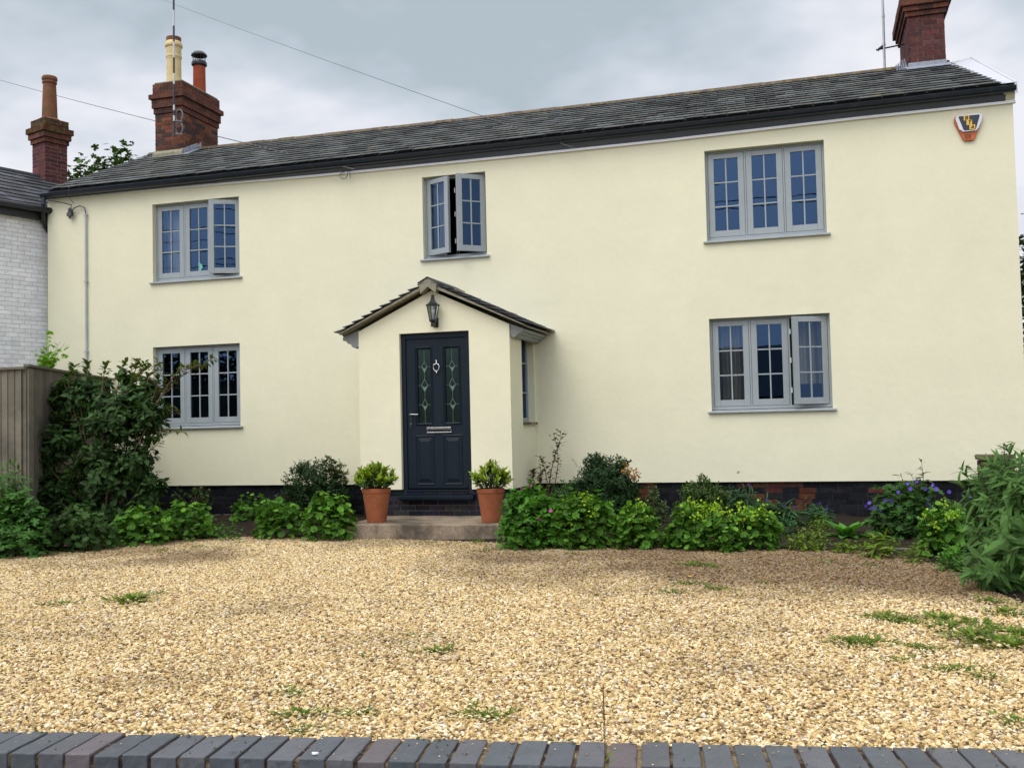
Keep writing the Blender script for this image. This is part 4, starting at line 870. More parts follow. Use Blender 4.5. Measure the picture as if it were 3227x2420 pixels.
mb.build('pole', mat('galvanised', (.42, .43, .45), .45, metal=.5), ms2)
mb = MB(); p = b0.lerp(t0, (150-104)/210); mb.tube([p+Vector((-.12, 0, -.02)), Vector((cR['x0']+.02, 2.85, p.z+.02))], .012, 6); mb.tube([p+Vector((-.10, 0, -.03)), p+Vector((-.02, 0, .03))], .02, 6); mb.build('bracket', M_black, ms2)

# curtains and sticker
def curtain(x0, x1, z0, z1, y, m, label, amp=.03, wl=.11):
    mb = MB(); n = 40; th = .004
    for i in range(n):
        a, b = x0+(x1-x0)*i/n, x0+(x1-x0)*(i+1)/n; f = lambda x: y+amp*math.sin(x*2*math.pi/wl)+.4*amp*math.sin(x*23)
        mb.hexa([(a, f(a), z0), (b, f(b), z0), (b, f(b)+th, z0), (a, f(a)+th, z0), (a, f(a), z1), (b, f(b), z1), (b, f(b)+th, z1), (a, f(a)+th, z1)])
    return tag(mb.build('curtain', m), label, 'curtain', 'curtains in the windows')
curtain(-1.30, -.78, 1.55, 2.85, .33, M_curtain, 'beige curtain behind the left light of the lower right window')
curtain(-.12, .36, 1.85, 2.85, .33, M_curtain, 'beige curtain behind the open light of the lower right window')
curtain(-5.42, -5.17, 3.85, 5.1, .35, M_net, 'white curtain behind the open left light above the porch')
curtain(-10.15, -9.62, 3.8, 5.1, .36, M_net, 'pale curtain behind the left light of the upper left window', .012)
curtain(-9.80, -9.60, 1.5, 2.8, .36, mat('grey blue curtain', (.22, .27, .3), .9), 'grey blue curtain behind the left light of the lower left window')
mb = MB(); c = P(432, 577, RC+.012); mb.prism([c+Vector((.035*(1+.35*math.cos(3*t))*math.cos(t), 0, .07*(1+.2*math.sin(4*t))*math.sin(t))) for t in [2*math.pi*k/20 for k in range(20)]], (0, .003, 0))
tag(mb.build('window_sticker', mat('mint green', (.12, .55, .38), .6)), 'mint green sticker on the middle light of the upper left window', 'sticker')

# doorstep and pots
mb = MB(); sx0, sx1, sy0 = -5.60, -3.50, -2.41
nx = 14
for i in range(nx):
    a, b = sx0+(sx1-sx0)*i/nx, sx0+(sx1-sx0)*(i+1)/nx
mb.box((sx0, sy0, -.05), (sx1, PY+.06, .197)); st_ = mb.build('doorstep', M_concrete, bevel=.012)
tag(st_, 'wide worn concrete step stained dark below the navy door', 'step')

# ------------------------------------------------------------------ neighbouring house, fence, brick pier
NA = R_(19); ND = Vector((math.sin(NA), math.cos(NA), 0)); NN = Vector((math.cos(NA), -math.sin(NA), 0))   # wall direction, outward normal
NO = Vector((-12.24, .05, 0))
nh = thing('neighbour_house', 'white painted brick house with dark slate roof at the left edge beside the cottage', 'house', NO)
mb = MB(); core = MB(); zE = 5.02
brick_face(mb, NO-ND*2.8, ND, 3.3, 0, zE, NN, lambda x, z: (1, 1, 1), corner=False, j=.007)
wallN = mb.build('wall', M_white_brick, nh, bevel=.003)
core.obox(NO-ND*2.8-NN*.3, ND*3.3, NN*.296, Vector((0, 0, zE))); core.build('wall_core', mat('white painted mortar', (.45, .43, .43), .9, noise=[(9, .1, 4)]), nh)
core = MB(); core.obox(NO-ND*2.8-NN*4, ND*.3, NN*3.7, Vector((0, 0, zE))); core.build('end_wall', M_white_brick, nh)
nR = P(143, 402, 0); RD = 1.95
rz = P(70, 377, .5).z+.0
E0 = NO-ND*3.2+NN*.13; E1 = NO+ND*1.9+NN*.13; E0.z = E1.z = zE+.13
R0 = NO-ND*3.2-NN*RD; R1 = NO+ND*1.9-NN*RD
# ridge height from the picture: the ridge passes the left edge of the frame at row 367
best = None
for k in range(400):
    p = R0.lerp(R1, k/400); p.z = 6.3; q = proj(p)
    if best is None or abs(q[0]-2) < best[0]: best = (abs(q[0]-2), p)
pz = best[1]; sl_ = (ray(2, 367)); zr = CAM.z+sl_.z/sl_.y*(pz.y-CAM.y); R0.z = R1.z = zr
print('neighbour ridge', zr)
mb = MB(); slates(mb, lambda s: E0.lerp(E1, s), lambda s: R0.lerp(R1, s), 10, .25); mb.build('roof', M_slate_dark, nh)
mb = MB(); d = Vector((0, 0, -.015)); B0, B1 = R0-NN*2.4, R1-NN*2.4; B0.z = B1.z = zE; mb.quad([E0+d, E1+d, R1+d, R0+d]); mb.quad([R0+d, R1+d, B1, B0]); mb.quad([E0+d, R0+d, B0]); mb.quad([E1+d, R1+d, B1]); mb.build('roof_back', M_slate_dark, nh)
mb = MB(); mb.tube([R0+Vector((0, 0, .0)), R1+Vector((0, 0, .0))], .055, 8); mb.build('ridge', M_slate_dark, nh)
mb = MB(); a, b = E0+NN*.05, E1+NN*.05; a.z = b.z = zE+.12; mb.tube([a, NO+ND*.12+NN*.18+Vector((0, 0, zE+.12))], .055, 10); mb.obox(E0+Vector((0, 0, -.17))-NN*.10, (NO+ND*.1-(NO-ND*3.2)), NN*.08, Vector((0, 0, .16))); mb.build('gutter', M_black, nh)
# its chimney
near = None
def raypt(px, py, Y): return P(px, py, Y-14)
cn = raypt(149, 300, 15.5); cn0 = raypt(149, 300, 15.5)
rc = R_(-19+0); 
def nchim(Y):
    near = P(98, 290, Y-14); return near
near = P(97.5, 300, 1.55); wN = (P(140.5, 300, 1.95).x-near.x)
D1 = ND*.44; D2 = -NN*.44
def nst(g, z0, z1, kind, par, m, c):
    ctr = near+D1/2+D2/2; brick_block(m, c, ctr.x, ctr.y, -NA, .44+2*g, .44+2*g, z0, z1, lambda a, b: brick_col(kind), par=par)
zn = [P(98, y, 1.5).z for y in (400, 303, 293, 281, 268, 250)]
print('neigh chimney z', zn, 'cottage x', XL)
ch = MB(); co = MB(); nst(0, 5.3, zn[1], 'purple', 0, ch, co); nst(.025, zn[1], zn[2], 'red', 1, ch, co); nst(.055, zn[2]+.001, zn[3], 'red', 0, ch, co)
cN = ch.build('chimney', M_brick, nh); co.build('chimney_core', mat('pale mortar', (.28, .22, .2), .9), cN)
ch = MB(); co = MB(); nst(.085, zn[3]+.001, zn[4], 'red', 1, ch, co); nst(.02, zn[4]+.001, zn[5], 'red', 0, ch, co); ctr = near+D1/2+D2/2
cc = ch.build('chimney_cap', M_brick_moss, cN); co.build('chimney_cap_core', M_cement, nh)
mb = MB(); zt = P(97, 163, 1.75).z; h = zt-zn[5]; r0 = .125; mb.lathe((ctr.x, ctr.y, zn[5]-.01), [(.24, 0), (.17, .05), (r0*1.12, .05), (r0*1.02, h*.5), (r0*.92, h*.83), (r0*1.05, h*.85), (r0*1.05, h*.87), (r0*.98, h*.89), (r0*1.12, h*.93), (r0*1.12, h*.97), (r0*1.0, h*1.0), (r0*.75, h*1.0), (r0*.7, h*.6)]); mb.build('chimney_pot', M_pot_old, cN)
mb = MB(); zz = P(98, 388, 1.5).z
f0 = ctr+NN*.225-D1*.6; mb.obox(f0+Vector((0, 0, 5.3)), D1*1.25, NN*.012, Vector((0, 0, zz-5.3+.03))); f0 = ctr-ND*.236+NN*.24; mb.obox(f0+Vector((0, 0, 5.3)), -NN*.5, -ND*.01, Vector((0, 0, zz-5.3+.12)))
a = near+NN*.0-ND*.1; a.z = zz-.13; mb.hexa([a+NN*.02, a+ND*.8+NN*.02, a+ND*.8+NN*.3-Vector((0, 0, .24)), a+NN*.3-Vector((0, 0, .24)), a+NN*.02+Vector((0, 0, .03)), a+ND*.8+NN*.02+Vector((0, 0, .03)), a+ND*.8+NN*.3-Vector((0, 0, .21)), a+NN*.3-Vector((0, 0, .21))]); mb.build('lead_flashing', M_lead, cN)

# timber fence: a run facing the road, then a run back to the house
fe = thing('timber_fence', 'weathered feather edge board fence at the left edge behind the bushes', 'fence', (-9.6, -3.5, 0))
FC = P(56, 792, -3.4); fzt = FC.z; ft = P(0, 793, -3.5)
print('fence', FC)
def fence_run(a, b, zt, name, bw=.105):
    mb = MB(); U = (b-a); Ln = U.length; U.normalize(); Nn = Vector((U.y, -U.x, 0)); n = int(Ln/bw)
    if Nn.y > 0 and abs(Nn.y) > .5: Nn = -Nn
    if Nn.x < 0 and abs(Nn.x) > .5: Nn = -Nn
    for i in range(n):
        o = a+U*(i*bw); o.z = 0
        w = bw+.012; t = random.uniform(-.002, .002)
        mb.hexa([o+Nn*t, o+U*w+Nn*(.012+t), o+U*w-Nn*.004, o-Nn*.010, o+Nn*t+Vector((0, 0, zt-.03)), o+U*w+Nn*(.012+t)+Vector((0, 0, zt-.03)), o+U*w-Nn*.004+Vector((0, 0, zt-.03)), o-Nn*.010+Vector((0, 0, zt-.03))])
    p = mb.build(name, M_fence, fe)
    mb = MB(); mb.obox(Vector((a.x, a.y, zt-.03))-Nn*.03, U*Ln, Nn*.07, Vector((0, 0, .03))); mb.build('capping', M_fence, p)
fence_run(Vector((FC.x-2.6, FC.y+.0, 0)), Vector((FC.x, FC.y, 0)), fzt, 'board_panel')
fb = Vector((-10.85, -.02, 0)); fence_run(Vector((FC.x, FC.y, 0)), fb, fzt+.03, 'board_panel', .13)
mb = MB(); mb.box((FC.x-.16, FC.y+.016, 0), (FC.x+.03, FC.y+.10, fzt-.032)); mb.build('post', M_fence, fe)

# brick pier at the right behind the tall shrub
a = P(2120, 987, -.9); b = P(2190, 987, -.9); bp = thing('brick_pier', 'weathered brown brick pier half hidden by the tall leafy shrub at the right', 'pier', (a.x+.2, -.9, 0))
ch = MB(); co = MB(); brick_block(ch, co, (a.x+b.x)/2, -.9+(b.x-a.x)/2, 0, b.x-a.x, b.x-a.x, 0, a.z-.04, lambda x, z: tuple(k*.6 for k in brick_col('mix')))
ch.build('brickwork', M_brick_moss, bp); co.build('core', M_mortar, bp); mb = MB(); mb.box((a.x-.02, -.92, a.z-.04), (b.x+.02, -.9+(b.x-a.x)+.02, a.z+.02)); mb.build('cap', M_cap, bp, bevel=.008)

# ------------------------------------------------------------------ foliage
def leafmat(name, c, isl=.35, rough=.5, trans=.22, second=None):
    c = (c[0]*1.12, c[1]*1.16, c[2]*.82); m = mat(name, c, rough+.08, .18, island=isl, trans=trans, noise=[(3.0, .25, 2)]); return m
def T_leaf(w=.5, fold=.25, droop=.25, tip=1.0):
    st = [(0, 0), (.22, .72), (.5, 1.0), (.78, .62), (1, 0)]
    V = []; F_ = []
    for t, k in st:
        y = t; z = -droop*t*t; V.append((0, y, z))
        if k: V.append((-w/2*k, y-.03, z+fold*w/2*k)); V.append((w/2*k, y-.03, z+fold*w/2*k))
    # indices: 0 base; 1,2,3 ; 4,5,6 ; 7,8,9 ; 10 tip
    for s in (0, 1):
        o = 2+s-1
        F_ += [(0, 1, 1+o), (1, 4, 4+o, 1+o), (4, 7, 7+o, 4+o), (7, 10, 7+o)]
    return np.array(V, float), F_
def T_lobed(n=7, depth=.3, cup=.18, sub=2, gap=.35, tooth=.0):
    V = [(0, .0, 0)]; m = n*sub*2; a0 = -math.pi/2+gap/2; a1 = 3*math.pi/2-gap/2
    for i in range(m+1):
        t = i/m; a = a0+(a1-a0)*t; ph = (t*n) % 1; r = 1-depth*(abs(ph-.5)*2)**1.5
        V.append((r*math.cos(a)*.5, .5*r*math.sin(a)+.0, cup*r*.5*(1-.6*math.cos(ph*2*math.pi)*.3)))
    F_ = [(0, i, i+1) for i in range(1, m+1)]
    return np.array(V, float), F_
def T_palmate(n=5, w=.22):
    V = []; F_ = []
    for k in range(n):
        a = math.radians(-105+210*k/(n-1)); L_ = 1-.25*abs(k-(n-1)/2)/((n-1)/2); ca, sa = math.cos(a), math.sin(a); b = len(V)
        for (x, y) in ((0, 0), (-w, .45), (-w*.5, .62), (-w*.9, .75), (0, 1), (w*.9, .75), (w*.5, .62), (w, .45)):
            x *= .75; y *= L_*.6; X = x*ca+y*sa; Y = -x*sa+y*ca; V.append((X, Y, -.15*y+.05*abs(x)))
        F_ += [(b, b+1, b+2, b+6), (b, b+6, b+7), (b+2, b+3, b+4, b+5), (b+2, b+5, b+6)][:0] or [(b, b+1, b+2, b+6, b+7), (b+2, b+3, b+4, b+5, b+6)]
    return np.array(V, float), F_
class Fol:
    def __init__(s): s.V = []; s.F = []; s.n = 0
    def add(s, tmpl, pos, d, nrm, size):
        V, F_ = tmpl; pos = np.atleast_2d(pos); d = np.array(d, float); nrm = np.array(nrm, float)
        d /= np.linalg.norm(d, axis=1, keepdims=True)+1e-9
        x = np.cross(d, nrm); x /= np.linalg.norm(x, axis=1, keepdims=True)+1e-9; z = np.cross(x, d)
        size = np.broadcast_to(np.atleast_1d(size), (len(pos),))[:, None, None]
        W = (V[None, :, 0:1]*x[:, None]+V[None, :, 1:2]*d[:, None]+V[None, :, 2:3]*z[:, None])*size+pos[:, None]
        nv = len(V); 
        for i in range(len(pos)):
            b = s.n+i*nv; s.F += [tuple(b+j for j in f) for f in F_]
        s.V.append(W.reshape(-1, 3)); s.n += nv*len(pos)
    def build(s, name, m, parent=None):
        me = bpy.data.meshes.new(name); V = np.concatenate(s.V); me.from_pydata(V.tolist(), [], s.F); me.materials.append(m); me.update()
        o = bpy.data.objects.new(name, me); col.objects.link(o)
        if parent: o.parent = parent; o.matrix_parent_inverse = parent.matrix_world.inverted() if parent.get('atbase') else Matrix()
        return o
def U3(n): v = rng.normal(size=(n, 3)); return v/np.linalg.norm(v, axis=1, keepdims=True)
def mound_leaves(fo, tmpl, c, r, n, size, up=.9, shell=.45, zmin=.02, droop=.0):
    u = U3(n); u[:, 2] = np.abs(u[:, 2])**.75; rr = (1-shell*rng.random((n, 1))**1.5)*(1+.13*np.sin(u[:, :1]*7+c[0]*3)*np.cos(u[:, 1:2]*6+2))
    p = np.array(c)+u*rr*np.array(r); p[:, 2] = np.maximum(p[:, 2], c[2]+zmin)
    nrm = u*np.array([.7, .7, .5])+np.array([0, 0, up])+.42*U3(n)
    d = np.cross(nrm, U3(n))+u*.6+np.array([0, 0, -droop])
    fo.add(tmpl, p, d, nrm, size*(.6+.7*rng.random(n)))
def blob_pts(blobs, n, shell=.5):
    vol = np.array([b[1][0]*b[1][1]*b[1][2] for b in blobs])**.8; pick = rng.choice(len(blobs), n, p=vol/vol.sum())
    c = np.array([b[0] for b in blobs])[pick]; r = np.array([b[1] for b in blobs])[pick]; u = U3(n)
    rr = (1-shell*rng.random((n, 1))**1.3); return c+u*rr*r, u
def shrub(name, label, cat, base, blobs, ntwig, tmpl, lsize, m, per=6, stems=14, sr=.012, group=None, shell=.6, spread=.5, sm=None, updir=.6, twigl=.12):
    t = thing(name, label, cat, base, group)
    fo = Fol(); p, u = blob_pts(blobs, ntwig, shell); p[:, 2] = np.maximum(p[:, 2], .05)
    axis = u*.7+np.array([0, 0, updir])+.35*U3(len(p)); axis /= np.linalg.norm(axis, axis=1, keepdims=True)
    for k in range(per):
        f = (k+.5)/per; side = np.cross(axis, U3(len(p))); side /= np.linalg.norm(side, axis=1, keepdims=True)+1e-9
        d = side*(.95-.35*f)+axis*(.15+spread*f); fo.add(tmpl, p-axis*twigl*(1-f), d, axis+.3*side*0+.25*U3(len(p)), lsize*(.65+.6*rng.random(len(p))))
    fo.build('foliage', m, t)
    mb = MB(); b = Vector(base)
    idx = rng.choice(len(p), min(stems, len(p)), replace=False)
    for i in idx:
        e_ = Vector(p[i]); m1 = b.lerp(e_, .35)+Vector((random.uniform(-.08, .08), random.uniform(-.08, .08), .12)); m2 = b.lerp(e_, .7)+Vector((random.uniform(-.06, .06), random.uniform(-.06, .06), .06))
        s_ = b+Vector((random.uniform(-.05, .05), random.uniform(-.05, .05), -.03)); mb.tube([s_, m1, m2, e_], [sr, sr*.75, sr*.5, sr*.22], 6)
    mb.build('stems', sm or M_bark, t); return t
def spot(l, r, t, b, k=.75):
    g = G((l+r)/2, b); yf = g.y
    for _ in range(3):
        rx = (P(r, b, yf).x-P(l, b, yf).x)/2; yc = min(g.y+rx*k, -.22); yf = yc
    xc = (P(l, b, yc).x+P(r, b, yc).x)/2; h = P((l+r)/2, t, yc-.3*rx*k).z
    return (xc, yc, 0.02), (rx, max(.12, min(rx*k, -.06-yc if yc+rx*k > -.06 else rx*k)), h)
L_ovate = T_leaf(.55, .3, .35); L_small = T_leaf(.42, .25, .2); L_lance = T_leaf(.28, .3, .6); L_long = T_leaf(.16, .3, .5); L_corn = T_leaf(.22, .3, .5); L_bay = T_leaf(.36, .35, .15); L_broad = T_leaf(.5, .35, .35)
L_alch = T_lobed(8, .22, .34); L_ger = T_lobed(7, .42, .12, 3, .25); L_palm = T_palmate(5, .20); L_maple = T_palmate(5, .26); L_disc = T_lobed(5, .18, .12, 2, .0)
G_visc = leafmat('dark shrub leaf', (.032, .068, .024), .45); G_alch = leafmat('bright mound leaf', (.062, .150, .024), .45); G_alchy = leafmat('lime flower spray', (.24, .36, .03), .3)
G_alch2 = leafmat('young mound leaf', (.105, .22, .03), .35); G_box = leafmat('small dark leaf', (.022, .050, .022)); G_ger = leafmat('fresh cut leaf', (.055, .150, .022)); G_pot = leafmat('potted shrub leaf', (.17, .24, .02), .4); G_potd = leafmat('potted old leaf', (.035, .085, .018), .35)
G_budd = leafmat('grey green long leaf', (.060, .125, .040), .4, .55); G_grass = leafmat('weed leaf', (.095, .15, .018), .45); G_lime = leafmat('pale maple leaf', (.16, .30, .03), .3, trans=.35); G_rose = leafmat('rose leaf', (.075, .065, .03), .4)
G_blue = leafmat('mid green cut leaf', (.04, .095, .028)); G_dock = leafmat('dock leaf', (.06, .17, .03), .2); G_corn = leafmat('cornflower leaf', (.035, .085, .04), .3); G_brown = leafmat('rusty leaf', (.30, .12, .03), .3); G_tree = leafmat('distant tree leaf', (.045, .085, .022), .4); G_treed = leafmat('far dark leaf', (.02, .035, .015), .4)
M_flow_b = mat('blue petal', (.085, .04, .40), .5, island=.25, trans=.2); M_flow_m = mat('magenta petal', (.48, .012, .30), .5, island=.2, trans=.2); M_flow_y = mat('yellow petal', (.85, .50, .01), .5)

def flowers(par, pts, m, size, name='flower', tmpl=None):
    fo = Fol(); fo.add(tmpl or L_disc, np.zeros((1, 3)), [[0, .3, 1]], [[0, -1, .3]], 1.0)
    src = None
    for p in pts:
        if src is None: o = fo.build(name, m, None); src = o
        else: o = src.copy(); col.objects.link(o)
        o.parent = par; o.matrix_parent_inverse = par.matrix_world.inverted(); s = size*random.uniform(.8, 1.15)
        o.location = p; o.scale = (s, s, s); o.rotation_euler = (random.uniform(-.5, .6), random.uniform(-.6, .6), random.uniform(-.7, .7))

# big dark shrub in front of the fence
def Bp(px, py, y, rx, ry, rz): return (tuple(P(px, py, y)), (rx, ry, rz))
yb_ = -2.7
blobs = [Bp(180, 850, yb_+.2, .42, .35, .34), Bp(255, 900, yb_, .48, .4, .40), Bp(140, 940, yb_, .36, .35, .34), Bp(230, 1010, yb_, .55, .45, .42), Bp(130, 1060, yb_, .40, .4, .34), Bp(300, 860, yb_+.1, .26, .3, .30),
         Bp(300, 1000, yb_, .24, .3, .36), Bp(200, 1100, yb_, .55, .4, .25), Bp(110, 870, yb_+.2, .22, .3, .30), Bp(270, 815, yb_+.2, .16, .2, .17), Bp(320, 840, yb_+.3, .16, .2, .20), Bp(95, 990, yb_-.1, .22, .3, .30), Bp(325, 900, yb_, .20, .3, .30), Bp(322, 1060, yb_, .20, .3, .28), Bp(72, 930, yb_, .20, .2, .28), Bp(75, 1010, yb_-.1, .22, .25, .26), Bp(80, 860, yb_+.1, .16, .2, .22), Bp(85, 1080, yb_-.1, .26, .25, .24), Bp(290, 1120, yb_-.1, .34, .3, .22)]
bs = shrub('tall_shrub', 'tall dark green leafy shrub in front of the fence and lower left window', 'shrub', (blobs[3][0][0], yb_, 0), blobs, 1800, L_ovate, .10, G_visc, per=7, stems=46, sr=.016, shell=.75)
fo = Fol(); mb = MB()
def spray(fo, mb, pts, tm, size, nl=22, r=.006, updir=.5, fuzz=.03, tipn=8):
    pts = [Vector(p) for p in pts]; mb.tube(pts, [r*(1-.7*i/(len(pts)-1)) for i in range(len(pts))], 5)
    for i in range(nl):
        t = .25+.75*i/nl; k = t*(len(pts)-1); a = pts[int(k)].lerp(pts[min(int(k)+1, len(pts)-1)], k-int(k)); ax = (pts[-1]-pts[0]).normalized()
        s = ax.cross(Vector(U3(1)[0])).normalized(); fo.add(tm, [list(a+s*fuzz*random.random())], [list(s*.8+ax*.5+Vector((0, 0, updir*.3)))], [list(ax*.4+Vector((0, 0, 1)))], size*random.uniform(.7, 1.2))
for (x0, y0, x1, y1, x2, y2, dy) in ((300, 950, 345, 850, 432, 788, .3), (320, 900, 340, 830, 352, 792, .2), (300, 880, 305, 810, 312, 782, .2), (290, 970, 345, 925, 400, 935, .1), (290, 1000, 320, 915, 392, 888, .2), (250, 860, 262, 800, 272, 782, .2),
    (180, 850, 188, 800, 190, 785, .2), (160, 850, 158, 805, 160, 792, .2), (330, 880, 372, 835, 395, 790, .3), (300, 1000, 340, 960, 362, 925, 0), (300, 930, 330, 870, 350, 845, .2), (120, 940, 80, 925, 62, 930, 0), (110, 1010, 75, 985, 60, 975, 0),
    (255, 870, 300, 812, 330, 790, .2), (300, 900, 335, 850, 362, 822, .3), (310, 850, 330, 800, 345, 782, .3), (280, 850, 292, 800, 298, 780, .2), (310, 960, 350, 905, 378, 880, .2), (220, 850, 225, 805, 228, 788, .2), (340, 870, 385, 800, 425, 795, .3), (400, 800, 440, 790, 462, 772, .3)):
    spray(fo, mb, [P(x0, y0, yb_), P((x0+x1)/2, (y0+y1)/2-4, yb_+dy*.3), P(x1, y1, yb_+dy*.6), P((x1+x2)/2, (y1+y2)/2-3, yb_+dy*.8), P(x2, y2, yb_+dy)], L_ovate, .085, 26, .008)
fo.build('young_foliage', leafmat('young shrub leaf', (.07, .095, .03), .35), bs); mb.build('young_stems', M_stem_r, bs)

# pale maple-leaved sapling behind the fence
pA = P(100, 790, -.6); t = thing('maple_sapling', 'pale green young maple showing above the fence at the left corner', 'sapling', (pA.x, pA.y, 0)); fo = Fol(); mb = MB()
for (x, y) in ((110, 712), (130, 738), (75, 755), (92, 740), (145, 765), (120, 780), (85, 780), (140, 742), (100, 765)):
    spray(fo, mb, [(pA.x, pA.y, .02), P(103, 800, -.6), P((100+x)/2, (795+y)/2, -.6), P(x, y, -.6+random.uniform(-.15, .15))], L_maple, .115, 11, .006, fuzz=.06)
fo.build('foliage', G_lime, t); mb.build('stems', M_stem_g, t)

# mounds
def mound(name, label, cat, l, r, t, b, tmpl, n, size, m, k=.75, up=.9, group=None, extra=None, zmin=.02, stems=10):
    c, rr = spot(l, r, t, b, k); th = thing(name, label, cat, (c[0], c[1], 0), group); fo = Fol(); mound_leaves(fo, tmpl, c, rr, n, size, up=up, zmin=zmin); 
    for q in range(4):
        a = rng.random()*6.28; s = .45+.25*rng.random(); mound_leaves(fo, tmpl, (c[0]+rr[0]*.5*math.cos(a), c[1]+rr[1]*.5*math.sin(a), .02), (rr[0]*s, rr[1]*s, rr[2]*(.75+.4*rng.random())), n//6, size, up=up)
    fo.build('foliage', m, th)
    if m is G_alch and n > 85:
        fo = Fol(); mound_leaves(fo, tmpl, (c[0], c[1], .03), (rr[0]*1.02, rr[1]*1.02, rr[2]*1.03), n//4, size*.8, up=1.2, shell=.12); fo.build('young_foliage', G_alch2, th)
    mb = MB()
    for q in range(stems):
        a = rng.random()*6.28; e_ = (c[0]+rr[0]*.6*math.cos(a), c[1]+rr[1]*.6*math.sin(a), rr[2]*.6); mb.tube([(c[0]+.1*rr[0]*math.cos(a), c[1]+.1*rr[1]*math.sin(a), -.02), (c[0]+rr[0]*.35*math.cos(a), c[1]+rr[1]*.35*math.sin(a), rr[2]*.4), e_], [.005, .004, .003], 5)
    mb.build('stems', M_stem_g, th); return th, c, rr
def lime_sprays(th, c, rr, n, h=.12):
    fo = Fol(); mb = MB()
    for i in range(n):
        a = rng.random()*6.28; q = rng.random()**.5*.85; b = Vector((c[0]+rr[0]*q*math.cos(a), c[1]+rr[1]*q*math.sin(a), rr[2]*math.sqrt(max(.05, 1-q*q))*.85)); tp = b+Vector((random.uniform(-.04, .04), random.uniform(-.06, .02), h*random.uniform(.5, 1.2)))
        mb.tube([b, tp], .0025, 4); k = 14; pp = np.array(tp)+rng.normal(size=(k, 3))*np.array([.03, .03, .035]); fo.add(L_disc, pp, U3(k), U3(k)+np.array([0, -.3, .8]), .026)
    fo.build('flower_sprays', G_alchy, th); mb.build('flower_stalks', M_stem_g, th)
AG = 'lady\'s mantle mounds along the gravel edge'
a_ = mound('mound_plant', 'low spreading bright green mound at the foot of the tall dark shrub', 'plant', 240, 372, 1105, 1186, L_alch, 240, .085, G_alch, group=AG)
a_ = mound('mound_plant', 'bright green scalloped leaf mound below the lower left window', 'plant', 345, 462, 1092, 1174, L_alch, 260, .085, G_alch, group=AG)
a_ = mound('mound_plant', 'small sparse green clump against the plinth left of the pair by the step', 'plant', 500, 590, 1074, 1140, L_alch, 150, .075, G_alch, group=AG)
a_ = mound('mound_plant', 'left bright mound of the pair left of the doorstep', 'plant', 553, 655, 1088, 1170, L_alch, 230, .085, G_alch, group=AG)
a_ = mound('mound_plant', 'taller bright mound touching the left end of the doorstep', 'plant', 655, 768, 1076, 1174, L_alch, 300, .085, G_alch, group=AG)
a_ = mound('mound_plant', 'largest bright mound right of the magenta flowers', 'plant', 1185, 1335, 1080, 1194, L_alch, 420, .085, G_alch, group=AG); lime_sprays(*a_, 16)
a_ = mound('mound_plant', 'bright mound below the dark round bush', 'plant', 1320, 1430, 1098, 1192, L_alch, 260, .085, G_alch, group=AG); lime_sprays(*a_, 8)
a_ = mound('mound_plant', 'bright mound topped with tall lime flower sprays below the ferny bush', 'plant', 1445, 1575, 1100, 1196, L_alch, 300, .085, G_alch, group=AG); lime_sprays(*a_, 18, .20)
a_ = mound('mound_plant', 'rightmost lime flowered mound in the middle of the right bed', 'plant', 1560, 1692, 1106, 1196, L_alch, 280, .080, G_alch, group=AG); lime_sprays(*a_, 22, .15)
a_ = mound('mound_plant', 'green mound with lime flowers between the blue flowers and the tall right shrub', 'plant', 1985, 2110, 1100, 1212, L_alch, 260, .08, G_alch, group=AG); lime_sprays(*a_, 12, .1)
mound('mound_plant', 'small bright mound spilling between the two middle lime flowered mounds', 'plant', 1535, 1600, 1130, 1198, L_alch, 90, .07, G_alch, group=AG)
# cut-leaved plants
th, c, rr = mound('cranesbill', 'cut leaved plant with small magenta flowers right of the doorstep', 'plant', 1078, 1215, 1052, 1194, L_palm, 620, .10, G_ger, k=.8)
flowers(th, [P(x, y, c[1]-rr[1]*d) for x, y, d in ((1190, 1103, .7), (1165, 1121, .85), (1128, 1054, .2), (1148, 1049, .1))], M_flow_m, .042)
th, c, rr = mound('cranesbill', 'blue purple flowered cranesbill clump in the right bed', 'plant', 1868, 2068, 1046, 1180, L_ger, 620, .085, G_blue, k=.6)
bl = [(1960, 1045), (1980, 1040), (1967, 1056), (1940, 1063), (1998, 1056), (2015, 1048), (2022, 1056), (2050, 1062), (2005, 1078), (2003, 1089), (2010, 1101), (1942, 1096), (1946, 1106), (1955, 1108), (1975, 1108), (1977, 1116), (2004, 1118), (1988, 1124), (1890, 1096), (1878, 1086), (1881, 1098), (1903, 1100), (1925, 1082), (2094, 1072), (1870, 1092), (1912, 1080)]
flowers(th, [P(x, y, c[1]-rr[1]*random.uniform(.55, .95)) for x, y in bl], M_flow_b, .046)
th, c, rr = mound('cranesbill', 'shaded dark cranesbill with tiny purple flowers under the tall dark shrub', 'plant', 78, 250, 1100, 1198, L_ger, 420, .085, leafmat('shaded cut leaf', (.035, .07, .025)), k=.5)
flowers(th, [P(x, y, c[1]-rr[1]*.95) for x, y in ((120, 1160), (102, 1166), (140, 1178))], M_flow_m, .03)
mound('cranesbill', 'fresh cut leaved plant at the left edge below the long leaved bush', 'plant', -40, 95, 1060, 1212, L_palm, 420, .12, leafmat('left cut leaf', (.045, .115, .03)), k=.7)
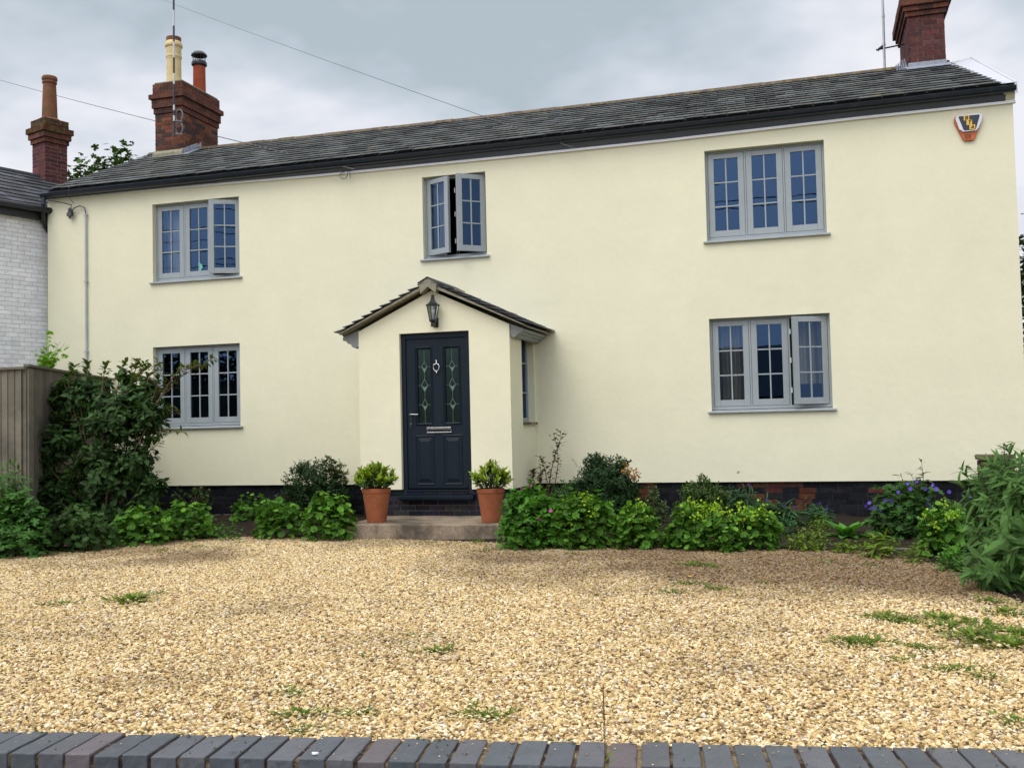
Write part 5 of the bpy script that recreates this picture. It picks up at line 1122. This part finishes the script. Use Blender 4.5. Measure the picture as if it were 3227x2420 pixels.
# long leaved bushes
def longleaf(label, stems, tmpl, size, m, base, name='butterfly_bush', nl=46, r=.007, cat='shrub', group=None):
    t = thing(name, label, cat, base, group); fo = Fol(); mb = MB()
    for (x, y, yy) in stems:
        tp = P(x, y, yy); b = Vector(base)+Vector((random.uniform(-.15, .15), random.uniform(-.1, .1), 0)); b.z = -.02
        h = tp.z; dx = tp-b; pts = [b, b+Vector((dx.x*.15, dx.y*.15, h*.35)), b+Vector((dx.x*.5, dx.y*.5, h*.72)), tp]
        mb.tube(pts, [r, r*.8, r*.55, r*.3], 6)
        for i in range(nl):
            f = .08+.92*(i/nl)**.8; k = f*3; a = pts[min(int(k), 2)].lerp(pts[min(int(k), 2)+1], k-min(int(k), 2)); ax = (pts[min(int(k), 2)+1]-pts[min(int(k), 2)]).normalized()
            s = ax.cross(Vector(U3(1)[0])).normalized(); sz = size*random.uniform(.65, 1.1)*(1.0 if f < .85 else .55)
            fo.add(tmpl, [list(a)], [list(s*(.95 if f < .9 else .45)+ax*(.45 if f < .9 else .9))], [list(ax+Vector((0, 0, .4)))], sz)
    fo.build('foliage', m, t); mb.build('stems', M_stem_g, t); return t
bR = G(2190, 1285)
stR = [(2168, 956, bR.y+.1), (2155, 985, bR.y+.05), (2185, 990, bR.y), (2130, 992, bR.y+.1), (2145, 1000, bR.y-.1), (2205, 1000, bR.y-.1), (2090, 1005, bR.y+.3), (2068, 1040, bR.y+.3), (2172, 960, bR.y+.3), (2205, 972, bR.y+.2), (2130, 1015, bR.y+.5), (2235, 985, bR.y+.2), (2100, 1040, bR.y+.7), (2150, 1035, bR.y+.1), (2190, 1040, bR.y-.1), (2085, 1075, bR.y+.4), (2120, 1090, bR.y), (2225, 1060, bR.y-.2), (2170, 1110, bR.y-.25), (2090, 1130, bR.y+.1), (2215, 1130, bR.y-.3), (2120, 1170, bR.y-.1), (2100, 1200, bR.y), (2180, 1190, bR.y-.3), (2075, 1012, bR.y+.8), (2225, 1200, bR.y-.35), (2140, 1230, bR.y-.25), (2075, 1240, bR.y+.1), (2250, 1010, bR.y+.1), (2260, 1110, bR.y-.1), (2115, 1012, bR.y+.5), (2215, 1010, bR.y)]
stR += [(x+random.uniform(-28, 22), min(1240, y+random.uniform(10, 70)), yy+random.uniform(-.2, .3)) for x, y, yy in stR]
longleaf('tall grey green bush with long drooping leaves at the right edge', stR, L_lance, .19, G_budd, (bR.x+.22, bR.y+.45, 0), nl=48)
bL_ = G(0, 1200)
longleaf('grey green long leaved bush at the left edge below the fence', [(20, 990, bL_.y+.3), (5, 1005, bL_.y+.2), (40, 1010, bL_.y+.35), (-20, 1000, bL_.y+.3), (30, 1045, bL_.y+.1), (0, 1060, bL_.y), (55, 1075, bL_.y+.1), (-30, 1060, bL_.y), (15, 1000, bL_.y-.1), (30, 1000, bL_.y), (0, 1030, bL_.y-.1), (50, 1040, bL_.y+.1), (-15, 985, bL_.y), (20, 1080, bL_.y-.2), (40, 1110, bL_.y-.2)], L_lance, .17, G_budd, (bL_.x-.05, bL_.y+.3, 0), nl=36)
# bushes against the wall
def bush(label, l, r, t, b, blist, nt, tm, size, m, base=None, per=6, name='bush', updir=.6, shell=.6, stems=18, twigl=.08, yoff=0, sm=None, sr=.009):
    c, rr = spot(l, r, t, b); y = c[1]+yoff
    bl_ = []
    for (px, py, rx, rz) in blist: q = P(px, py, y); s = (P(px+rx, py, y).x-q.x); bl_.append((tuple(q), (s, min(s, .35, max(.12, -y-.05)), (P(px, py-rz, y).z-q.z))))
    return shrub(name, label, 'bush', (c[0] if base is None else P(base, b, y).x, y, 0), bl_, nt, tm, size, m, per=per, stems=stems, sr=sr, shell=shell, updir=updir, twigl=twigl, sm=sm), y
b1, y1 = bush('dark fine leaved bush left of the porch', 598, 760, 978, 1140, [(660, 1045, 50, 45), (700, 1030, 50, 48), (635, 1080, 38, 35), (700, 1090, 55, 45), (655, 1010, 25, 20), (740, 1060, 22, 40)], 1500, L_small, .046, G_box)
mb = MB(); fo = Fol()
for (x, y) in ((716, 985), (740, 1000), (752, 1022), (700, 992), (728, 1018), (745, 1045)): spray(fo, mb, [P(715, 1100, y1), P(718, 1050, y1), P((716+x)/2, (1020+y)/2, y1-.05), P(x, y, y1-.1)], L_maple, .12, 9, .006, fuzz=.06)
t = thing('maple_seedling', 'broad lobed leaves of a seedling rising beside the left porch wall', 'seedling', (P(715, 1100, y1).x, y1, 0)); fo.build('foliage', leafmat('dark maple leaf', (.05, .08, .02)), t); mb.build('stems', M_stem_r, t)
b2, y2 = bush('rounded dark small leaved bush with a rusty patch right of the porch', 1230, 1400, 970, 1165, [(1305, 1020, 55, 45), (1330, 1050, 55, 45), (1275, 1045, 42, 38), (1360, 1070, 28, 45), (1310, 1085, 60, 35), (1290, 995, 28, 22), (1345, 1000, 22, 15)], 1800, L_small, .048, G_box, stems=26)
fo = Fol(); p, u = blob_pts([((*P(1368, 1022, y2-.25),), (.07, .06, .07)), ((*P(1352, 1012, y2-.25),), (.05, .05, .05))], 60); fo.add(L_small, p, U3(60)+u, u+U3(60)*.4, .045); fo.build('rusty_foliage', G_brown, b2)
mb = MB(); fo = Fol()
for (x, y) in ((1237, 990), (1262, 985)): spray(fo, mb, [P(1275, 1080, y2), P(1262, 1030, y2), P(x, y, y2)], L_small, .045, 14, .004)
fo.build('side_shoot', G_box, b2); mb.build('shoot_stems', M_bark, b2)
bush('lower feathery dark bush between the porch corner and the round bush', 1195, 1280, 1030, 1160, [(1225, 1065, 35, 28), (1255, 1060, 32, 30), (1245, 1095, 45, 30)], 700, L_small, .04, leafmat('feathery leaf', (.035, .075, .03)))
bush('small wispy silver green bush against the red bricks', 1388, 1450, 1040, 1150, [(1410, 1080, 18, 35), (1425, 1100, 22, 25)], 190, L_small, .042, leafmat('silver leaf', (.08, .12, .06)))
bush('ferny olive green bush in front of the plinth', 1455, 1570, 1022, 1160, [(1505, 1065, 40, 28), (1540, 1070, 38, 32), (1500, 1100, 40, 28), (1520, 1040, 16, 20), (1480, 1100, 30, 30), (1550, 1105, 34, 30)], 1500, L_small, .042, leafmat('olive leaf', (.05, .085, .028)))
# cornflowers
CG = 'knapweed clumps against the plinth'
def knap(label, cx, top, b, w, fl):
    g = G(cx, b); g.y = min(g.y, -.35)
    t = longleaf(label, [(cx+random.uniform(-w, w), top+random.uniform(0, 26), g.y+random.uniform(-.15, .1)) for _ in range(14)], L_corn, .16, G_corn, (P(cx, b, g.y).x, g.y+.05, 0), 'knapweed', 22, .004, 'plant', CG)
    fo = Fol()
    for (x, y) in fl:
        c_ = np.array(P(x, y, g.y-.12)); k = 12; a = U3(k); a[:, 2] = np.abs(a[:, 2])*.6; fo = Fol(); fo.add(L_long, np.repeat(c_[None], k, 0), a, U3(k), .035); fo.build('flower', M_flow_b, t)
knap('dark knapweed with a violet flower right of the ferny bush', 1600, 1048, 1150, 32, [(1595, 1022), (1618, 1048)])
knap('knapweed clump below the patch of red bricks', 1702, 1085, 1150, 26, [(1693, 1092), (1718, 1098)])
knap('tall dark leafy knapweed overlapping the red bricks', 1650, 1075, 1150, 30, [(1655, 1082)])
knap('knapweed clump left of the broad leaved dock', 1765, 1082, 1150, 30, [(1772, 1089), (1788, 1100)])
# dock
g = G(1830, 1172); t = thing('dock_plant', 'broad leaved bright green dock left of the blue flowers', 'plant', (g.x, g.y+.1, 0)); fo = Fol(); n = 17
for i in range(n):
    a = 2*math.pi*i/n+random.uniform(-.2, .2); lo = i % 2; d = Vector((math.cos(a), math.sin(a), (1.5 if lo else .45))); fo.add(L_broad, [[g.x+.03*math.cos(a), g.y+.1+.03*math.sin(a), .04]], [list(d)], [[-.5*math.cos(a), -.5*math.sin(a), 1]], random.uniform(.22, .34))
fo.build('foliage', G_dock, t)
# upright shoot behind the blue flowers
longleaf('upright leafy shoots rising behind the blue flowers', [(1990, 992, -.9), (1945, 1022, -.95), (1965, 1020, -.9)], L_lance, .13, leafmat('shoot leaf', (.05, .07, .025)), (P(1985, 1100, -.9).x, -.85, 0), 'shrub_shoot', 26, .006, 'plant')
# rose
rs = thing('rose_bush', 'leggy rose with bare reddish stems beside the right wall of the porch', 'rose', (P(1175, 1060, -.45).x, -.45, 0)); fo = Fol(); mb = MB()
for pts in ([(1180, 1100), (1190, 1020), (1200, 980), (1212, 945), (1210, 928)], [(1178, 1100), (1182, 1040), (1176, 1010), (1166, 985)], [(1175, 1100), (1160, 1060), (1150, 1030), (1148, 1015)], [(1180, 1090), (1200, 1040), (1206, 1000), (1204, 965), (1195, 935)], [(1175, 1080), (1165, 1040), (1168, 1010)]):
    q = [P(x, y, -.45) for x, y in pts]; spray(fo, mb, q, T_leaf(.8, .2, .3), .062, 30, .009, fuzz=.07)
fo.build('foliage', G_rose, rs); mb.build('stems', M_stem_r, rs)
# little plants by the plinth on the left
bush('thin weeds against the black plinth below the lower left window', 365, 470, 1045, 1120, [(385, 1065, 18, 18), (420, 1060, 25, 14), (445, 1075, 22, 20)], 60, L_maple, .05, leafmat('weed leaf dark', (.04, .075, .025)), name='weed', per=3)
# low weeds between the mounds
def fill(label, l, r, t, b, n, sz, m, tm=None): return mound('ground_weed', label, 'weed', l, r, t, b, tm or L_small, n, sz, m, stems=3, group='low weeds in the right bed')
fill('low weeds left of the dock at the gravel edge', 1700, 1790, 1150, 1196, 260, .05, G_grass); fill('low pale weeds in front of the dock', 1800, 1860, 1172, 1200, 120, .045, G_grass)
fill('weeds between two mounds in the middle of the right bed', 1428, 1475, 1140, 1190, 140, .045, G_alch, L_alch); fill('yellowish leafy weed at the gravel edge below the blue flowers', 1862, 1950, 1158, 1212, 120, .085, G_grass, L_lance)
fill('small weed right of the yellowish one at the gravel edge', 1955, 2000, 1178, 1222, 80, .06, G_grass, L_lance); fill('weeds under the tall right shrub', 2020, 2100, 1190, 1240, 160, .05, G_ger); fill('pale weeds on the bare soil left of the dock', 1745, 1800, 1120, 1160, 150, .05, G_grass, L_lance); fill('dark low weeds between the left mounds and the step pair', 465, 520, 1130, 1172, 110, .045, G_ger); fill('low green weeds at the gravel edge below the dark shrub', 180, 260, 1160, 1192, 160, .05, G_ger); fill('dark green weeds behind the step pair of mounds', 585, 640, 1100, 1140, 120, .05, G_corn); fill('low dark weeds behind the lime mounds', 1640, 1740, 1120, 1170, 200, .05, G_corn)
mb = MB(); a = G(1925, 1196); b = G(2030, 1200); mb.obox(Vector((a.x, a.y+.05, -.02)), Vector((b.x-a.x, -.08, 0)), Vector((0, .09, 0)), Vector((0, 0, .07)), None); tag(mb.build('timber_edging', M_fence, bevel=.006), 'short grey timber edging below the blue flowers', 'edging')
mb = MB(); a = G(490, 1128); mb.obox(Vector((a.x-.35, a.y+.15, .05)), Vector((.8, .05, 0)), Vector((0, .12, 0)), Vector((0, 0, .05)), None); tag(mb.build('stone_kerb', M_concrete, bevel=.01), 'broken stone edging in the soil below the lower left window', 'edging')

# pots with shrubs
def potted(label, px, py, plab, seed):
    g = G(px, py, .2); x, y = g.x, g.y+.10; st = np.random.default_rng(seed)
    t = thing('terracotta_pot', label, 'plant pot', (x, y, .2)); mb = MB()
    H = P(px, 1054, y).z-.2; rt = (P(px+28.5, 1054, y).x-P(px, 1054, y).x); rb = rt*.66
    mb.lathe((x, y, .1985), [(0, 0), (rb, 0), (rb*1.02, .01), (rt*.95, H*.86), (rt*1.0, H*.875), (rt*1.03, H*.99), (rt*1.0, H), (rt*.92, H), (rt*.88, H*.85), (0, H*.85)], 40); mb.build('pot', M_terra, t, smooth=False, bevel=.002)
    mb = MB(); mb.lathe((x, y, .2), [(0, H*.9), (rt*.90, H*.89)], 20); mb.build('compost', M_soil, t)
    s = thing('potted_shrub', plab, 'shrub', (x, y, .2+H*.9)); z0 = .2+H*.95
    fo = Fol(); fd = Fol(); mb = MB(); n = 72 if seed == 1 else 52
    for i in range(n):
        a = rng.random()*6.28; q = rng.random()**.6; R1 = (.285 if seed == 1 else .26); d = Vector((math.cos(a)*q*R1, math.sin(a)*q*R1*.9, .05+.25*(1-q*q*.65)*random.uniform(.6, 1.2)))
        tp = Vector((x, y, z0))+d; mb.tube([(x+d.x*.25, y+d.y*.25, z0-.03), (x+d.x*.7, y+d.y*.7, z0+d.z*.4), tp], [.005, .004, .002], 5)
        ax = (d+Vector((0, 0, .15))).normalized()
        for k in range(15):
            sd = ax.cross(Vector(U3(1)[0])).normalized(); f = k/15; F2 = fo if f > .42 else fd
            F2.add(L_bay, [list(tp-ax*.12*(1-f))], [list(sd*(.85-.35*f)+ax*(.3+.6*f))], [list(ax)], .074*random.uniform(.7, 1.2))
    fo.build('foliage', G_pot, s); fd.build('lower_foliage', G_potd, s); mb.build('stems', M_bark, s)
potted('terracotta pot left of the navy door', 807, 1129, 'bright evergreen shrub in the pot left of the door', 1)
potted('stained terracotta pot right of the navy door', 1056, 1129, 'sparser evergreen shrub in the pot right of the door', 2)

# weeds and moss tufts in the gravel
WP = [(285, 1296, 1.9), (300, 1300, 1.3), (132, 1305, 1.0), (115, 1300, .6), (940, 1408, 1.0), (885, 1397, .6), (890, 1372, .5), (925, 1375, .5), (790, 1418, .5), (650, 1545, 1.0), (700, 1540, .7), (775, 1543, .8), (640, 1500, .8), (615, 1492, .5), (655, 1580, .7), (1030, 1543, .9), (1065, 1550, .9), (1020, 1522, .5), (1215, 1543, .4),
      (1505, 1222, 1.3), (1540, 1225, .8), (1450, 1281, .9), (1550, 1273, 1.2), (1490, 1262, .9), (1650, 1258, .8), (1845, 1387, 1.2), (1880, 1392, 1.3), (1930, 1340, 1.6), (2030, 1336, 1.4), (1960, 1345, 1.2), (1900, 1330, .9), (2050, 1355, 1.4), (2100, 1372, 1.6), (2150, 1388, 1.8), (2190, 1395, 1.8), (2010, 1405, .8), (1985, 1400, .9), (2120, 1350, 1.2), (2050, 1450, 1.1), (2080, 1445, .8), (2130, 1465, .8), (2200, 1565, 1.0), (1940, 1427, .8), (2165, 1365, 1.4), (2205, 1372, 1.3),
      (1240, 1197, .9), (1050, 1190, .8), (1150, 1191, .8), (520, 1172, .9), (580, 1176, .7), (650, 1180, .7), (430, 1182, .8), (1035, 1171, 1.0), (930, 1172, .7), (740, 1172, .6), (1790, 1215, .8), (1880, 1222, .9), (350, 1190, .8), (480, 1185, .7), (700, 1378, .4), (1470, 1275, .5), (2140, 1300, 1.2), (2170, 1320, 1.1), (2190, 1330, 1.2)]
srcs = []
for k in range(4):
    fo = Fol(); n = 110; a = rng.random(n)*6.28; q = rng.random(n)**.8*.075*(1+.5*np.sin(a*3+k)); p = np.stack([np.cos(a)*q*1.5, np.sin(a)*q, np.full(n, .004)], 1)
    d = np.stack([np.cos(a)*.7, np.sin(a)*.7, .35+.7*rng.random(n)], 1); fo.add(T_leaf(.22, .3, .3), p, d, U3(n)*.3+np.array([0, 0, 1]), .022+.022*rng.random(n)); srcs.append(fo.build('weed_tuft', G_grass))
used = [0]*4
WL = []
def where(x, y):
    a = 'far left' if x < 500 else 'left' if x < 900 else 'middle' if x < 1350 else 'right' if x < 1900 else 'far right'
    b = 'near the bed' if y < 1240 else 'in the upper part' if y < 1360 else 'in the middle part' if y < 1470 else 'near the front wall'
    return a, b
from collections import Counter
ORD = ['leftmost', 'second from the left', 'third from the left', 'fourth from the left', 'fifth from the left', 'sixth from the left', 'seventh from the left', 'eighth from the left', 'ninth from the left', 'tenth from the left', 'eleventh from the left', 'twelfth from the left']
zone = lambda x, y: ('left half' if x < 1106 else 'right half', 'just below the bed' if y < 1232 else 'upper' if y < 1300 else 'upper middle' if y < 1350 else 'middle' if y < 1380 else 'lower middle' if y < 1480 else 'lowest')
for i, (x, y, s) in enumerate(WP):
    k = i % 4; o = srcs[k] if not used[k] else srcs[k].copy()
    if used[k]: col.objects.link(o)
    used[k] = 1; g = G(x, y, .012); o.location = g; sc = s*random.uniform(.9, 1.2); o.scale = (sc*1.25, sc*1.1, sc*.8); o.rotation_euler = (0, 0, random.uniform(0, 6.28))
    a, b = zone(x, y); mates = sorted(q[0] for q in WP if zone(q[0], q[1]) == (a, b)); r_ = mates.index(x)
    tag(o, f'{ORD[r_] if len(mates) > 1 else "single"} green weed tuft in the {b} gravel, {a}' , 'weed', 'weed tufts in the gravel')
dl = thing('dandelion', 'single yellow dandelion in the gravel below the lime mounds', 'flower', tuple(G(1490, 1250, .01))); g = G(1490, 1250, .01)
fo = Fol(); fo.add(T_lobed(12, .15, .3, 1, 0), [[g.x, g.y, .03]], [[0, 1, 0]], [[0, -.4, 1]], .04); fo.build('flower', M_flow_y, dl); fo = Fol(); a = np.arange(7)*.9; fo.add(L_long, np.repeat([[g.x, g.y, .012]], 7, 0), np.stack([np.cos(a), np.sin(a), .15+0*a], 1), np.tile([0, 0, 1], (7, 1)), .08); fo.build('foliage', G_grass, dl)
# a dry seed stem in front of the coping
sB = P(1306, 1680, -11.5); sT = P(1303, 1478, -11.45); t = thing('grass_stem', 'single thin dark seed stem rising in front of the low wall', 'grass stem', (sB.x, sB.y, 0)); mb = MB(); mb.tube([(sB.x, sB.y, -.02), (sB.x, sB.y, sB.z), sT.lerp(sB, .5)+Vector((.003, 0, 0)), sT], [.0016, .0016, .0013, .0008], 5); mb.build('stem', M_stem_r, t)
fo = Fol(); n = 60; pp = np.array([list(sT.lerp(sB, .02+.55*i/n)) for i in range(n)]); fo.add(L_small, pp, U3(n)+np.array([0, 0, 1.5]), U3(n), .006); fo.build('seeds', mat('dry seed', (.09, .035, .03), .8), t)
fo = Fol(); pp = np.array([list(sT.lerp(sB, t_)) for t_ in (.75, .85, .92)]); fo.add(L_long, pp, [[-.4, 0, 1], [.35, 0, 1], [.4, -.1, 1]], U3(3), .05); fo.build('blades', G_grass, t)
mb = MB(); o = G(680, 1628, .503); mb.prism([o+Vector((.009*math.cos(a)*(1+.3*math.sin(3*a)), .006*math.sin(a), 0)) for a in [2*math.pi*k/12 for k in range(12)]], (0, 0, .004)); tag(mb.build('white_petal', M_trim), 'tiny white petal lying on the front wall coping', 'petal')

# ------------------------------------------------------------------ trees behind
def tree(label, trunk, tips, tm, size, m, nl=26, name='tree', clump=.35, per=5, nc=60, group=None):
    t = thing(name, label, 'tree', trunk, group); fo = Fol(); mb = MB(); b = Vector(trunk)
    mb.tube([b, b+Vector((.1, 0, 2.5)), b+Vector((.1, .2, 4.6))], [.22, .17, .11], 10)
    for tp in tips:
        tp = Vector(tp); mid = (b+Vector((.1, .1, 3.6))).lerp(tp, .5)+Vector((0, 0, -.2)); mb.tube([b+Vector((.1, .1, 3.4)), mid, tp], [.07, .04, .008], 6)
        n = nc; p = np.array(tp)+rng.normal(size=(n, 3))*np.array([clump, clump, clump*1.3])*.5-np.array([0, 0, clump*.4]); a = U3(n); a[:, 2] = a[:, 2]*.4; fo.add(tm, p, a, U3(n)*.5+np.array([0, 0, 1]), size*(.6+.7*rng.random(n)))
    fo.build('crown', m, t); mb.build('trunk', M_bark, t); return t
yt = 9.0; tips = [P(x, y, yt+random.uniform(-.5, .5)) for x, y in ((172, 352), (178, 378), (212, 348), (222, 360), (205, 375), (262, 326), (258, 342), (272, 350), (285, 342), (245, 358), (235, 372), (150, 385), (165, 395), (195, 395), (230, 390), (265, 368))]
tree('green tree tops showing above the roof left of the left chimney', (P(215, 400, yt).x, yt, 0), tips, L_maple, .20, G_tree, nc=26, clump=.30)
yt = 22; tips = [P(x, y, yt+random.uniform(-1, 1)) for x, y in ((2212, 550), (2230, 580), (2208, 600), (2215, 640), (2225, 670), (2240, 620), (2250, 560), (2260, 650), (2215, 690), (2300, 600), (2280, 560), (2235, 710), (2270, 700))]
tree('dark distant tree beyond the right end of the cottage', (P(2260, 700, yt).x, yt, 0), tips, L_small, .35, G_treed, nc=120, clump=1.3)
# across the road, seen only as reflections in the windows: a low house, trees and service cables
oh = thing('bungalow', 'low house across the road reflected in the lower right window', 'house', (4, -36, 0))
mb = MB(); mb.box((-6, -44, 0), (14, -36, 2.6)); mb.build('wall', mat('opposite wall', (.30, .25, .2), .9, noise=[(2, .1, 3)]), oh)
mb = MB(); mb.prism([(-6.4, -35.5, 2.5), (-6.4, -40, 5.25), (-6.4, -44.5, 2.5)], (20.8, 0, 0)); rf = mb.build('roof', M_slate_dark, oh); mb = MB(); mb.box((-1, -40.5, 4.8), (-.2, -39.5, 6.3)); mb.build('chimney', M_brick, rf)
mb = MB()
for x in (-4, 1, 7): w_ = MB(); w_.box((x, -36.03, 1), (x+1.6, -35.98, 2.1)); w_.build('window', M_glass, oh)
for i, (x, z) in enumerate(((-34, 7.2), (-28.5, 6.6), (-23.5, 7.0), (-18.5, 6.2), (-13.5, 6.4), (19, 6.5))):
    tips = [(x+random.uniform(-2.6, 2.6), -34+random.uniform(-2, 2), z*random.uniform(.25, .92)) for _ in range(30)]
    tree(('tall', 'leaning', 'broad', 'low', 'rounded', 'far')[i]+' roadside tree across the road, reflected in the windows', (x, -34, 0), tips, L_ovate, .5, G_treed, nc=60, clump=1.6, group='trees across the road')
for i, (y, z, s) in enumerate(((-22, 8.4, .5), (-22.4, 9.0, .5), (-22.8, 9.9, .6), (-21.5, 7.6, .4), (-25, 11.2, .7))):
    mb = MB(); mb.tube([(-45+90*k/30, y+(k-15)*.06*(i-2), z-s*(1-((k-15)/15)**2)+.03*k*(i % 2)) for k in range(31)], .020, 5); tag(mb.build('overhead_cable', M_cable), ('lowest', 'second', 'third', 'bottom slack', 'topmost')[i]+' street cable reflected in the upper windows', 'cable', 'street cables')
